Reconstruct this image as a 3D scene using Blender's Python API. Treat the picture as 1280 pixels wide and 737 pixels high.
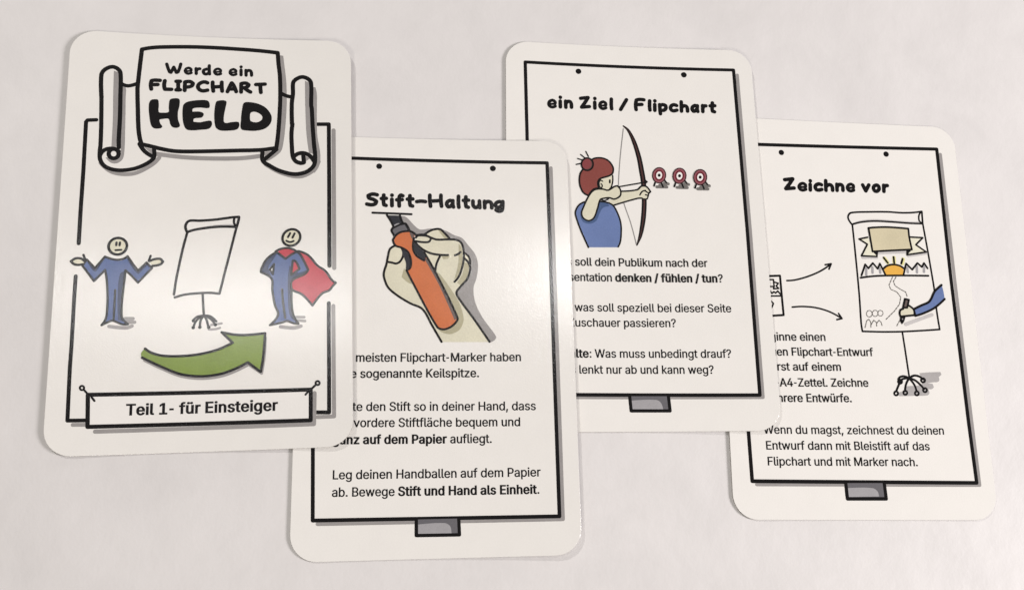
import bpy, math, random
import numpy as np
from mathutils import Matrix, Vector
from mathutils.geometry import delaunay_2d_cdt

# Four printed cards lying on a pale table, photographed from 25 cm.
# Lengths in the data below are millimetres on the card; the scene is in metres.
MM = 0.001
for o in list(bpy.data.objects):
    bpy.data.objects.remove(o)
scene = bpy.context.scene
COL = scene.collection

# ------------------------------------------------------------------ camera
CAM = dict(loc=(-29.8907, -59.4258, 240.9878), right=(0.992395, 0.0, 0.123091), up=(-0.029259, 0.971338, 0.235896), lens=34.4931)

cam_data = bpy.data.cameras.new('camera')
cam_data.sensor_width = 36.0
cam_data.lens = CAM['lens']
cam_data.clip_start = 0.01
cam_data.clip_end = 20.0
camera = bpy.data.objects.new('camera', cam_data)
COL.objects.link(camera)
_r, _u = Vector(CAM['right']), Vector(CAM['up'])
_b = _r.cross(_u)
camera.matrix_world = Matrix(((_r.x, _u.x, _b.x, CAM['loc'][0] * MM), (_r.y, _u.y, _b.y, CAM['loc'][1] * MM),
                              (_r.z, _u.z, _b.z, CAM['loc'][2] * MM), (0, 0, 0, 1)))
scene.camera = camera

# ------------------------------------------------------------------ room light
world = bpy.data.worlds.new('World')
scene.world = world
world.use_nodes = True
world.node_tree.nodes['Background'].inputs[0].default_value = (1.0, 0.97, 0.94, 1)
world.node_tree.nodes['Background'].inputs[1].default_value = 0.18

def lamp(name, loc, target, size, watts, color, shape='DISK'):
    d = bpy.data.lights.new(name, 'AREA')
    d.shape = shape
    d.size = size
    d.energy = watts
    d.color = color
    o = bpy.data.objects.new(name, d)
    COL.objects.link(o)
    o.location = loc
    o.rotation_euler = (Vector(target) - Vector(loc)).to_track_quat('-Z', 'Y').to_euler()
    return o

# two small ceiling spots: their glare shows on the title card and on the right edge of the pen card
lamp('ceiling_spot', (-0.38, 0.34, 1.5), (0, 0, 0), 0.08, 0.6, (1.0, 0.99, 0.98))
lamp('ceiling_spot', (0.14, 0.40, 1.5), (0, 0, 0), 0.08, 1.3, (1.0, 0.99, 0.98))
# room lamp from the upper left, warm light from the near side, and an unseen fill added to brighten the right side
lamp('side_lamp', (-0.62, 0.72, 0.92), (0, 0, 0), 0.08, 4.9, (1.0, 0.965, 0.93))
lamp('warm_lamp', (-0.35, -0.75, 0.80), (-0.05, -0.1, 0), 0.35, 3.2, (1.0, 0.935, 0.84))
lamp('right_fill', (0.88, -0.16, 0.50), (0.15, 0.0, 0), 0.30, 11.0, (1.0, 0.955, 0.965))

scene.view_settings.view_transform = 'Standard'
scene.view_settings.look = 'None'
scene.view_settings.exposure = 0.0
scene.view_settings.gamma = 1.0
scene.view_settings.use_curve_mapping = False

# ------------------------------------------------------------------ materials
def nodes_of(m):
    m.use_nodes = True
    nt = m.node_tree
    return nt, nt.nodes, nt.links, nt.nodes['Principled BSDF']

def coated(name, rgb, mottle=0.02):
    """ink or paper under the same silky varnish, with its fine orange-peel grain"""
    m = bpy.data.materials.new(name)
    nt, N, L, P = nodes_of(m)
    tc = N.new('ShaderNodeTexCoord')
    grain = N.new('ShaderNodeTexNoise')
    grain.inputs['Scale'].default_value = 2500.0
    grain.inputs['Detail'].default_value = 2.0
    soft = N.new('ShaderNodeTexNoise')
    soft.inputs['Scale'].default_value = 170.0
    soft.inputs['Detail'].default_value = 3.0
    L.new(tc.outputs['Object'], grain.inputs['Vector'])
    L.new(tc.outputs['Object'], soft.inputs['Vector'])
    # colour: slight unevenness of the print
    ramp = N.new('ShaderNodeMapRange')
    ramp.inputs['From Min'].default_value = 0.3
    ramp.inputs['From Max'].default_value = 0.7
    ramp.inputs['To Min'].default_value = 1.0 - mottle
    ramp.inputs['To Max'].default_value = 1.0 + mottle
    mixn = N.new('ShaderNodeMath'); mixn.operation = 'ADD'
    half = N.new('ShaderNodeMath'); half.operation = 'MULTIPLY'; half.inputs[1].default_value = 0.5
    L.new(grain.outputs['Fac'], mixn.inputs[0]); L.new(soft.outputs['Fac'], mixn.inputs[1])
    L.new(mixn.outputs[0], half.inputs[0]); L.new(half.outputs[0], ramp.inputs['Value'])
    col = N.new('ShaderNodeVectorMath'); col.operation = 'SCALE'
    col.inputs[0].default_value = rgb
    L.new(ramp.outputs[0], col.inputs['Scale'])
    L.new(col.outputs[0], P.inputs['Base Color'])
    P.inputs['Roughness'].default_value = 0.14
    P.inputs['IOR'].default_value = 1.46
    bump = N.new('ShaderNodeBump')
    bump.inputs['Strength'].default_value = 0.62
    bump.inputs['Distance'].default_value = 0.000024
    b2 = N.new('ShaderNodeBump')
    b2.inputs['Strength'].default_value = 0.12
    b2.inputs['Distance'].default_value = 0.00004
    L.new(soft.outputs['Fac'], b2.inputs['Height'])
    L.new(grain.outputs['Fac'], bump.inputs['Height'])
    L.new(b2.outputs[0], bump.inputs['Normal'])
    L.new(bump.outputs[0], P.inputs['Normal'])
    return m

COLORS = {
    'paper': (0.765, 0.742, 0.705), 'paper_print': (0.785, 0.762, 0.73), 'soft_grey_print': (0.39, 0.372, 0.365), 'sky_blue_print': (0.13, 0.185, 0.37), 'ink': (0.006, 0.005, 0.0055),
    'grey_print': (0.30, 0.283, 0.275), 'light_grey_print': (0.50, 0.48, 0.47), 'mid_grey_print': (0.34, 0.33, 0.34),
    'dark_grey_print': (0.13, 0.125, 0.135), 'shade_print': (0.16, 0.15, 0.14),
    'skin_print': (0.64, 0.61, 0.475), 'skin_shade_print': (0.40, 0.37, 0.25), 'cream_print': (0.70, 0.68, 0.55),
    'tan_print': (0.58, 0.52, 0.36), 'blue_print': (0.07, 0.11, 0.26), 'navy_print': (0.022, 0.035, 0.085),
    'dark_blue_print': (0.06, 0.10, 0.21), 'red_print': (0.46, 0.035, 0.055), 'green_print': (0.20, 0.275, 0.06),
    'orange_print': (0.54, 0.155, 0.058), 'brown_grey_print': (0.13, 0.10, 0.09), 'black_grip_print': (0.025, 0.026, 0.032),
    'hair_print': (0.22, 0.058, 0.048), 'hair_shade_print': (0.13, 0.055, 0.05), 'bun_print': (0.22, 0.052, 0.055),
    'wood_print': (0.07, 0.03, 0.027), 'string_print': (0.26, 0.25, 0.24), 'pencil_print': (0.13, 0.12, 0.11),
    'maroon_ink_print': (0.035, 0.010, 0.013), 'dusty_red_print': (0.26, 0.085, 0.10), 'maroon_print': (0.13, 0.010, 0.02),
    'sun_print': (0.72, 0.40, 0.075), 'yellow_print': (0.72, 0.68, 0.33),
}
MATS = {}
def mat(name):
    if name not in MATS:
        MATS[name] = coated(name, COLORS[name], 0.02 if 'paper' in name else 0.10)
    return MATS[name]

def edge_material():
    m = bpy.data.materials.new('card_edge')
    nt, N, L, P = nodes_of(m)
    n = N.new('ShaderNodeTexNoise'); n.inputs['Scale'].default_value = 900
    r = N.new('ShaderNodeValToRGB')
    r.color_ramp.elements[0].color = (0.22, 0.20, 0.18, 1); r.color_ramp.elements[1].color = (0.34, 0.31, 0.28, 1)  # grey board core, darkened further to paint in the shadow line along the edges
    L.new(n.outputs['Fac'], r.inputs['Fac']); L.new(r.outputs[0], P.inputs['Base Color'])
    P.inputs['Roughness'].default_value = 0.8
    return m

def table_material():
    m = bpy.data.materials.new('table_laminate')
    nt, N, L, P = nodes_of(m)
    tc = N.new('ShaderNodeTexCoord')
    big = N.new('ShaderNodeTexNoise'); big.inputs['Scale'].default_value = 14; big.inputs['Detail'].default_value = 5
    mid = N.new('ShaderNodeTexNoise'); mid.inputs['Scale'].default_value = 75; mid.inputs['Detail'].default_value = 4
    fine = N.new('ShaderNodeTexNoise'); fine.inputs['Scale'].default_value = 1500; fine.inputs['Detail'].default_value = 2
    st = N.new('ShaderNodeMapping'); st.inputs['Scale'].default_value = (1.0, 0.75, 1.0)
    st.inputs['Rotation'].default_value = (0, 0, 0.5)
    L.new(tc.outputs['Object'], st.inputs['Vector'])
    L.new(st.outputs[0], mid.inputs['Vector'])
    for n in (big, fine): L.new(tc.outputs['Object'], n.inputs['Vector'])
    r = N.new('ShaderNodeValToRGB')
    r.color_ramp.elements[0].position = 0.3; r.color_ramp.elements[1].position = 0.7
    r.color_ramp.elements[0].color = (0.69, 0.665, 0.655, 1); r.color_ramp.elements[1].color = (0.725, 0.70, 0.688, 1)
    L.new(big.outputs['Fac'], r.inputs['Fac'])
    mx = N.new('ShaderNodeMixRGB'); mx.blend_type = 'MULTIPLY'; mx.inputs['Fac'].default_value = 0.08
    L.new(r.outputs[0], mx.inputs[1]); L.new(mid.outputs['Fac'], mx.inputs[2])
    # faint smudges and specks of wear
    sm = N.new('ShaderNodeTexNoise'); sm.inputs['Scale'].default_value = 42; sm.inputs['Detail'].default_value = 9
    sm.inputs['Roughness'].default_value = 0.68; sm.inputs['Distortion'].default_value = 0.6
    L.new(tc.outputs['Object'], sm.inputs['Vector'])
    sr = N.new('ShaderNodeValToRGB')
    sr.color_ramp.elements[0].position = 0.36; sr.color_ramp.elements[1].position = 0.60
    sr.color_ramp.elements[0].color = (0.955, 0.955, 0.955, 1); sr.color_ramp.elements[1].color = (1, 1, 1, 1)
    L.new(sm.outputs['Fac'], sr.inputs['Fac'])
    m2 = N.new('ShaderNodeMixRGB'); m2.blend_type = 'MULTIPLY'; m2.inputs['Fac'].default_value = 1.0
    L.new(mx.outputs[0], m2.inputs[1]); L.new(sr.outputs[0], m2.inputs[2])
    L.new(m2.outputs[0], P.inputs['Base Color'])
    P.inputs['Roughness'].default_value = 0.5
    P.inputs['IOR'].default_value = 1.4
    b1 = N.new('ShaderNodeBump'); b1.inputs['Strength'].default_value = 0.8; b1.inputs['Distance'].default_value = 0.00045
    b2 = N.new('ShaderNodeBump'); b2.inputs['Strength'].default_value = 0.4; b2.inputs['Distance'].default_value = 0.00006
    L.new(mid.outputs['Fac'], b1.inputs['Height']); L.new(fine.outputs['Fac'], b2.inputs['Height'])
    L.new(b1.outputs[0], b2.inputs['Normal']); L.new(b2.outputs[0], P.inputs['Normal'])
    return m

# ------------------------------------------------------------------ flat shapes
def parse(s):
    return [tuple(float(v) for v in q.split(',')) for q in s.split()]

def turn(a, b, c):
    v, w = (b[0]-a[0], b[1]-a[1]), (c[0]-b[0], c[1]-b[1])
    lv, lw = math.hypot(*v), math.hypot(*w)
    if lv < 1e-6 or lw < 1e-6: return 0
    return math.acos(max(-1, min(1, (v[0]*w[0]+v[1]*w[1])/lv/lw)))

def spline(pts, closed=False, corner=0.95, step=0.45, vals=None):
    """Catmull-Rom through the points, kept sharp where the line turns hard"""
    if closed and math.dist(pts[0], pts[-1]) < 1e-3: pts = pts[:-1]
    n = len(pts)
    if vals is None: vals = [0]*n
    def nb(i): return pts[i % n] if closed else pts[max(0, min(n-1, i))]
    sharp = [turn(nb(i-1), pts[i], nb(i+1)) > corner for i in range(n)]
    out, ov = [], []
    for i in range(n if closed else n-1):
        p1, p2 = pts[i], nb(i+1)
        j = (i+1) % n
        p0 = nb(i-1); p3 = nb(i+2)
        L = math.dist(p1, p2)
        if L < 1e-6: continue
        def tang(a, b, c, s):
            if s: return None
            la, lb = max(math.dist(a, b), 1e-6), max(math.dist(b, c), 1e-6)
            k = L / (la + lb)
            return ((c[0]-a[0])*k, (c[1]-a[1])*k)
        t1 = tang(p0, p1, p2, sharp[i] or (not closed and i == 0))
        t2 = tang(p1, p2, p3, sharp[j] or (not closed and j == n-1))
        d = (p2[0]-p1[0], p2[1]-p1[1])
        if t1 is None and t2 is None: t1 = t2 = d
        elif t1 is None: t1 = (1.5*d[0]-.5*t2[0], 1.5*d[1]-.5*t2[1])
        elif t2 is None: t2 = (1.5*d[0]-.5*t1[0], 1.5*d[1]-.5*t1[1])
        bend_ = abs(t1[0]*d[1]-t1[1]*d[0])/(L*L) + abs(t2[0]*d[1]-t2[1]*d[0])/(L*L)
        k = max(1, math.ceil(L/2.5), min(8, math.ceil(L/step)) if bend_ > 0.06 else 1)
        for q in range(k):
            t = q/k
            h1, h2, h3, h4 = 2*t**3-3*t*t+1, t**3-2*t*t+t, -2*t**3+3*t*t, t**3-t*t
            out.append((h1*p1[0]+h2*t1[0]+h3*p2[0]+h4*t2[0], h1*p1[1]+h2*t1[1]+h3*p2[1]+h4*t2[1]))
            ov.append(vals[i]*(1-t)+vals[j]*t)
    if not closed: out.append(pts[-1]); ov.append(vals[-1])
    return out, ov

def disc(x, y, r, n=12):
    return [(x+r*math.cos(6.28318*i/n), y+r*math.sin(6.28318*i/n)) for i in range(n)]

def stroke_shapes(pts, ws):
    closed = len(pts) > 3 and math.dist(pts[0], pts[-1]) < 1e-3
    S = []
    n = len(pts)
    ang = []
    for i in range(n):
        a = pts[i-1] if i else (pts[-2] if closed else pts[0])
        c = pts[i+1] if i < n-1 else (pts[1] if closed else pts[-1])
        ang.append(turn(a, pts[i], c))
    def nrm(a, b):
        L = math.dist(a, b) or 1
        return (-(b[1]-a[1])/L, (b[0]-a[0])/L)
    segs = [nrm(pts[i], pts[i+1]) for i in range(n-1)]
    mit = []
    for i in range(n):
        A = segs[i-1] if i else (segs[-1] if closed else segs[0])
        B = segs[i] if i < n-1 else (segs[0] if closed else segs[-1])
        m = (A[0]+B[0], A[1]+B[1]); L2 = m[0]**2+m[1]**2
        mit.append((m[0]*2/L2, m[1]*2/L2) if L2 > 0.5 else None)
    for i in range(n-1):
        a, b = pts[i], pts[i+1]
        na = mit[i] if ang[i] < 0.7 and mit[i] else segs[i]
        nb = mit[i+1] if ang[i+1] < 0.7 and mit[i+1] else segs[i]
        ra, rb = ws[i]/2, ws[i+1]/2
        S.append([(a[0]+na[0]*ra, a[1]+na[1]*ra), (a[0]-na[0]*ra, a[1]-na[1]*ra), (b[0]-nb[0]*rb, b[1]-nb[1]*rb), (b[0]+nb[0]*rb, b[1]+nb[1]*rb)])
        if ang[i] >= 0.7: S.append(disc(a[0], a[1], ra))
    if not closed:
        S.append(disc(*pts[0], ws[0]/2)); S.append(disc(*pts[-1], ws[-1]/2))
    return S

def inside(poly, P):
    """winding number test for many points"""
    w = np.zeros(len(P), int)
    x, y = P[:, 0], P[:, 1]
    m = len(poly)
    for i in range(m):
        x0, y0 = poly[i]; x1, y1 = poly[(i+1) % m]
        side = (x1-x0)*(y-y0)-(x-x0)*(y1-y0)
        w += ((y0 <= y) & (y1 > y) & (side > 0)).astype(int)
        w -= ((y0 > y) & (y1 <= y) & (side < 0)).astype(int)
    return w

def triangulate(shapes, holes=(), grid=0, together=False):
    V, E = [], []
    for s in list(shapes)+list(holes):
        b = len(V); V += [Vector(q) for q in s]
        E += [(b+i, b+(i+1) % len(s)) for i in range(len(s))]
    if grid:
        xs = [v.x for v in V]; ys = [v.y for v in V]
        gx = np.arange(math.floor(min(xs)/grid)*grid+grid*.5, max(xs), grid)
        gy = np.arange(math.floor(min(ys)/grid)*grid+grid*.5, max(ys), grid)
        if len(gx)*len(gy) < 4000:
            V += [Vector((float(a), float(b))) for a in gx for b in gy]
    vo, eo, fo, *_ = delaunay_2d_cdt(V, E, [], 0, 1e-4)
    A = np.array([v[:] for v in vo]); T = np.array([f[:] if len(f) == 3 else (0, 0, 0) for f in fo])
    c = A[T].mean(axis=1)
    keep = np.zeros(len(T), bool)
    if together:
        w = np.zeros(len(T), int)
        for s in shapes: w += inside(s, c)
        keep = w != 0
    else:
        for s in shapes:
            a = np.array(s); lo, hi = a.min(0), a.max(0)
            idx = np.nonzero((c[:, 0] >= lo[0]) & (c[:, 0] <= hi[0]) & (c[:, 1] >= lo[1]) & (c[:, 1] <= hi[1]) & ~keep)[0]
            if len(idx): keep[idx] |= inside(s, c[idx]) != 0
    for h in holes: keep &= inside(h, c) == 0
    e1 = A[T[:, 1]]-A[T[:, 0]]; e2 = A[T[:, 2]]-A[T[:, 0]]
    area = e1[:, 0]*e2[:, 1]-e1[:, 1]*e2[:, 0]
    keep &= np.abs(area) > 1e-6
    T[area < 0] = T[area < 0][:, ::-1]
    T = T[keep]
    used = np.unique(T); remap = -np.ones(len(A), int); remap[used] = np.arange(len(used))
    return A[used], remap[T]

# ------------------------------------------------------------------ letter shapes (sans serif body type)
# per character: advance, outlines in thousandths
GLYPHS = {' ': (188, []),
 ',': (188, ['38,-119 68,71 137,71 84,-119']),
 '-': (299, ['209,244 209,188 71,188 71,244']),
 '.': (188, ['95,-4 78,-1 63,9 53,24 50,41 53,59 63,73 78,83 95,87 113,83 128,73 138,59 141,41 138,24 128,9 113,-1']),
 '/': (249, ['235,533 71,-76 14,-76 178,533']),
 '1': (453, ['76,0 76,55 391,55 391,0', '276,509 276,0 212,0 212,448 209,448 86,358 86,427 198,509']),
 '4': (453, ['40,105 40,158 247,509 311,509 109,166 109,163 413,163 413,105', '282,0 282,121 282,146 282,318 343,318 343,0']),
 ':': (188,
       ['95,-4 78,-1 63,9 53,24 50,41 53,59 63,73 78,83 95,87 113,83 128,73 138,59 141,41 138,24 128,9 113,-1',
        '95,271 78,274 63,284 53,299 50,316 53,334 63,349 78,359 95,362 113,359 128,349 138,334 141,316 138,299 128,284 113,274']),
 '?': (358,
       ['132,152 132,159 134,200 141,230 153,252 168,269 209,298 230,314 247,334 258,357 262,384 259,406 250,425 237,441 220,452 200,459 178,462 157,459 137,453 120,441 106,425 96,404 92,378 27,378 33,418 49,452 73,479 '
        '103,499 138,511 178,516 219,511 255,498 284,478 306,451 319,418 324,382 319,344 306,311 284,284 254,261 219,235 200,205 194,158 194,152',
        '164,-4 146,-1 131,9 121,24 118,41 121,58 131,73 146,83 164,86 181,83 196,73 206,58 209,41 206,24 196,9 181,-1']),
 'A': (480, ['16,0 201,509 276,509 463,0 395,0 287,302 264,372 232,478 245,478 213,371 191,302 85,0', '110,142 110,199 370,199 370,142']),
 'B': (456,
       ['60,0 60,509 241,509 274,507 304,501 329,491 359,469 381,442 394,410 398,374 395,344 387,320 373,301 356,286 315,267 315,262 339,257 363,245 385,227 402,203 414,173 418,136 413,100 400,67 377,39 344,18 317,8 '
        '284,2 247,0',
        '125,57 245,57 281,60 309,67 330,80 349,105 355,137 352,161 342,184 327,203 306,218 279,228 248,231 125,231',
        '125,285 238,285 265,288 288,296 308,309 323,326 333,348 336,372 330,403 313,429 283,446 240,452 125,452']),
 'D': (502,
       ['219,0 96,0 96,57 215,57 254,60 288,68 318,81 343,99 363,122 379,149 390,181 397,216 399,255 397,294 390,329 379,361 364,388 344,410 320,428 291,441 258,449 221,452 93,452 93,509 225,509 273,505 315,495 353,478 '
        '385,455 412,426 433,391 449,351 458,306 462,255 458,205 449,159 433,119 411,83 384,54 351,31 312,14 268,3',
        '125,509 125,0 60,0 60,509']),
 'E': (419, ['60,0 60,509 372,509 372,452 125,452 125,286 355,286 355,229 125,229 125,57 375,57 375,0']),
 'F': (410, ['60,0 60,509 369,509 369,452 125,452 125,278 346,278 346,221 125,221 125,0']),
 'H': (517, ['60,0 60,509 125,509 125,289 392,289 392,509 457,509 457,0 392,0 392,232 125,232 125,0']),
 'I': (300, ['31,0 31,57 118,57 118,452 31,452 31,509 269,509 269,452 183,452 183,57 269,57 269,0']),
 'K': (467, ['104,145 104,216 139,261 174,303 212,344 364,509 448,509 231,276 228,276', '60,0 60,509 125,509 125,334 124,225 125,193 125,0', '372,0 188,259 228,309 449,0']),
 'L': (393, ['60,0 60,509 125,509 125,57 361,57 361,0']),
 'M': (628,
       ['60,0 60,509 152,509 277,187 287,159 299,123 311,84 322,49 307,49 318,83 330,121 342,158 352,187 476,509 568,509 568,0 504,0 504,291 504,327 505,369 506,413 507,457 513,457 498,409 482,363 467,322 456,291 342,0 '
        '286,0 170,291 159,321 145,361 129,408 112,457 119,457 120,416 121,372 122,328 122,291 122,0']),
 'N': (523, ['60,0 60,509 136,509 343,183 363,151 388,107 414,55 405,54 401,108 399,157 399,195 399,509 463,509 463,0 387,0 202,290 177,331 148,381 108,452 119,454 122,384 124,328 125,291 125,0']),
 'P': (445,
       ['60,0 60,509 235,509 272,506 305,499 332,487 356,471 375,452 390,430 400,404 407,377 409,348 407,318 400,291 390,265 375,243 356,223 332,207 305,195 272,188 235,186 109,186 109,242 233,242 269,246 297,256 '
        '318,272 333,294 342,319 344,348 342,376 333,402 318,423 297,439 268,449 232,452 125,452 125,0']),
 'S': (447,
       ['224,-9 188,-7 156,-1 128,9 102,23 81,40 64,60 51,83 42,109 38,137 104,137 110,110 123,88 142,71 166,59 194,52 224,49 257,52 286,60 311,74 329,92 341,114 346,139 342,161 332,179 316,193 296,205 245,222 184,239 '
        '145,253 112,269 86,289 67,313 56,341 52,372 58,413 75,448 92,468 113,484 138,498 165,508 195,514 227,516 259,514 289,508 316,498 351,476 377,449 394,415 401,378 337,378 326,412 302,437 280,449 254,456 225,459 '
        '194,456 167,448 145,435 129,418 118,398 115,376 119,352 131,334 148,319 169,308 212,293 264,279 312,264 359,238 379,220 395,198 405,171 408,139 403,99 386,64 370,43 349,25 323,11 294,0 261,-7']),
 'T': (449, ['32,452 32,509 417,509 417,452 257,452 257,0 193,0 193,452']),
 'U': (517,
       ['259,-8 220,-6 186,2 154,15 126,33 103,55 85,80 71,108 63,140 60,173 60,509 124,509 124,178 128,144 141,113 160,87 187,68 220,56 259,52 298,56 331,68 357,87 377,113 389,144 393,178 393,509 457,509 457,173 '
        '454,140 446,108 433,80 414,55 391,33 363,15 332,2 297,-6']),
 'W': (686,
       ['155,0 16,509 82,509 163,196 175,145 187,94 197,40 189,40 200,94 211,145 224,196 306,509 380,509 462,196 474,145 486,94 497,40 488,40 499,94 510,145 523,196 603,509 670,509 530,0 455,0 368,323 351,391 336,475 '
        '350,475 335,395 318,323 230,0']),
 'Z': (438, ['42,0 42,46 273,385 306,431 341,476 348,454 285,452 223,452 40,452 40,509 397,509 397,462 169,129 134,81 97,33 90,54 152,57 214,57 399,57 399,0']),
 'a': (389,
       ['160,-9 126,-5 94,5 68,22 48,45 35,73 30,108 34,138 43,161 58,179 78,193 125,211 178,220 234,227 265,235 273,243 276,255 276,257 273,279 267,297 256,311 240,322 220,329 196,331 171,329 149,322 118,301 100,274 '
        '41,291 57,322 79,346 104,364 133,375 163,382 194,384 239,379 286,360 306,343 322,320 333,290 337,251 337,0 277,0 277,52 272,52 252,25 215,1 190,-6',
        '170,45 202,49 228,59 248,74 263,93 272,115 276,138 276,190 259,182 231,176 200,171 175,168 134,159 117,150 103,139 95,124 92,105 94,87 102,72 114,61 130,52']),
 'b': (424,
       ['229,-8 198,-5 172,4 138,31 118,59 112,59 112,0 53,0 53,509 114,509 114,319 118,319 137,346 171,373 197,381 229,384 259,382 287,374 313,361 335,342 354,320 370,293 381,261 388,227 390,189 388,151 381,116 370,84 '
        '355,57 336,34 313,16 288,3 260,-6',
        '220,47 253,51 279,66 301,88 316,117 325,151 328,189 325,227 316,261 301,290 280,311 253,325 220,330 188,325 161,312 140,291 125,263 116,229 113,189 116,150 125,115 140,86 162,65 188,51']),
 'c': (396,
       ['207,-8 174,-5 144,3 117,16 93,35 72,58 56,85 44,116 37,150 34,187 37,225 44,260 56,291 72,318 93,341 117,360 144,374 174,382 207,384 260,377 305,356 340,322 362,277 303,262 290,289 270,311 242,325 207,330 '
        '173,325 145,310 124,287 108,258 99,224 96,187 99,151 108,117 124,89 145,66 173,51 207,46 243,52 271,66 292,89 304,117 363,102 354,78 341,56 306,21 261,-1']),
 'd': (424,
       ['195,-8 165,-6 137,3 111,16 89,34 70,57 55,84 43,116 36,151 34,189 36,227 43,261 55,293 70,320 89,342 112,361 137,374 165,382 196,384 228,381 253,373 287,346 306,319 311,319 311,509 372,509 372,0 313,0 313,59 '
        '307,59 287,31 252,4 227,-5',
        '205,47 236,51 263,65 284,86 299,115 309,150 312,189 309,229 300,263 284,291 263,312 237,325 205,330 172,325 145,311 124,290 108,261 99,227 96,189 99,151 109,117 124,88 145,66 172,51']),
 'e': (404,
       ['212,-8 177,-5 145,3 117,16 92,35 72,58 56,85 44,116 37,150 34,187 36,224 44,258 55,290 71,317 91,340 115,359 142,373 172,382 205,384 236,382 266,374 294,361 319,341 341,315 357,282 365,256 370,227 371,194 '
        '371,169 75,169 75,221 338,221 310,202 307,237 298,269 283,294 263,314 237,326 205,330 173,326 146,313 125,294 109,270 99,241 96,211 96,178 100,139 110,106 128,80 151,61 179,50 212,46 254,53 285,73 306,105 '
        '365,91 353,63 335,39 311,19 283,4 249,-5']),
 'f': (254, ['228,379 228,327 6,327 6,379', '81,0 81,432 84,461 96,486 113,505 135,519 161,527 187,530 222,527 243,521 227,468 215,472 195,474 171,470 154,460 145,443 142,419 142,0']),
 'g': (425,
       ['207,-151 168,-148 134,-140 105,-127 82,-110 64,-91 51,-69 101,-41 122,-66 154,-88 178,-95 207,-97 249,-92 282,-75 304,-47 311,-6 311,68 306,68 287,41 252,16 227,8 195,5 165,7 138,14 113,27 90,43 71,65 55,90 '
        '43,120 36,154 34,191 36,229 43,263 55,293 71,320 90,342 112,361 138,374 166,382 196,384 228,382 253,373 288,346 308,319 313,319 313,379 372,379 372,-9 370,-40 363,-67 350,-90 324,-117 291,-136 265,-144 '
        '237,-149',
        '205,59 237,63 264,75 285,95 300,121 309,154 312,193 309,231 300,264 285,291 264,312 237,325 205,330 172,325 145,312 124,290 109,262 99,229 96,193 99,155 109,123 124,96 145,76 172,63']),
 'h': (410,
       ['114,227 114,0 53,0 53,509 114,509 114,287 102,287 116,319 132,344 152,362 187,379 227,384 264,380 295,369 321,349 341,321 350,298 355,271 357,240 357,0 296,0 296,235 290,275 273,304 246,323 210,329 184,326 '
        '161,317 141,303 126,283 117,257']),
 'i': (167, ['53,0 53,379 114,379 114,0', '84,443 67,446 54,455 44,468 41,483 44,499 54,512 67,521 84,524 100,521 114,512 123,499 126,483 123,468 114,455 100,446']),
 'k': (381, ['110,137 110,212 121,212 284,379 360,379 184,199 177,199', '53,0 53,509 114,509 114,0', '294,0 148,186 191,229 372,0']),
 'l': (189, ['139,-2 101,3 74,20 58,47 53,84 53,509 114,509 114,99 115,77 120,62 130,54 146,52 160,53 170,54 181,3 162,-1']),
 'm': (610,
       ['53,0 53,379 112,379 112,295 108,295 118,323 132,346 151,363 172,376 195,384 219,386 257,380 287,361 309,331 321,295 312,295 322,321 337,343 357,361 381,375 407,383 437,386 468,383 497,372 522,354 541,328 '
        '553,296 557,255 557,0 496,0 496,254 490,289 473,313 447,326 419,330 395,328 374,320 358,307 345,290 338,270 335,247 335,0 274,0 274,260 269,288 253,311 229,326 199,330 178,328 158,320 140,307 126,289 117,266 '
        '114,238 114,0']),
 'n': (410,
       ['114,227 114,0 53,0 53,379 112,379 112,287 102,287 116,319 132,344 152,362 187,379 227,384 264,380 295,369 321,349 341,321 350,298 355,271 357,240 357,0 296,0 296,235 290,275 273,304 246,323 210,329 184,326 '
        '161,317 141,303 126,283 117,257']),
 'o': (415,
       ['207,-8 174,-5 144,3 117,16 93,35 72,58 56,85 44,116 37,150 34,187 37,225 44,260 56,291 72,318 93,341 117,360 144,374 174,382 207,384 241,382 271,374 299,360 323,341 343,318 359,291 371,260 379,225 381,187 '
        '379,150 371,116 359,85 343,58 323,35 299,16 271,3 241,-5',
        '207,46 242,51 270,66 292,89 307,117 316,151 319,187 316,224 307,258 292,287 270,310 242,325 207,330 173,325 145,310 124,287 108,258 99,224 96,187 99,151 108,117 124,89 145,66 173,51']),
 'p': (424,
       ['53,-143 53,379 112,379 112,319 118,319 137,346 171,373 197,381 229,384 259,382 287,374 313,361 335,342 354,320 370,293 381,261 388,227 390,189 388,151 381,116 370,84 355,57 336,34 313,16 288,3 260,-6 229,-8 '
        '198,-5 173,4 138,31 118,59 114,59 114,-143',
        '220,47 253,51 279,66 301,88 316,117 325,151 328,189 325,227 316,261 301,290 280,311 253,325 220,330 188,325 161,312 140,291 125,263 116,229 113,189 116,150 125,115 140,86 162,65 188,51']),
 'q': (424,
       ['372,-143 311,-143 311,59 306,59 287,31 252,4 227,-5 195,-8 165,-6 137,3 111,16 89,34 70,57 55,84 43,116 36,151 34,189 36,227 43,261 55,293 70,320 89,342 112,361 137,374 165,382 196,384 228,381 253,373 287,346 '
        '307,319 313,319 313,379 372,379',
        '205,47 236,51 263,65 284,86 299,115 309,150 312,189 309,229 300,263 284,291 263,312 237,325 205,330 172,325 145,311 124,290 108,261 99,227 96,189 99,151 109,117 124,88 145,66 172,51']),
 'r': (259, ['53,0 53,379 112,379 112,321 115,321 130,347 152,367 181,380 213,385 229,384 243,384 243,322 230,324 207,326 182,323 159,315 140,301 126,284 117,262 114,237 114,0']),
 's': (365,
       ['182,-8 145,-5 112,3 84,18 62,38 45,63 36,94 94,107 105,79 124,60 150,49 181,45 217,50 244,62 262,81 268,103 265,121 254,136 237,147 212,155 149,170 118,180 92,192 72,208 53,237 47,274 51,305 65,332 87,354 '
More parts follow.
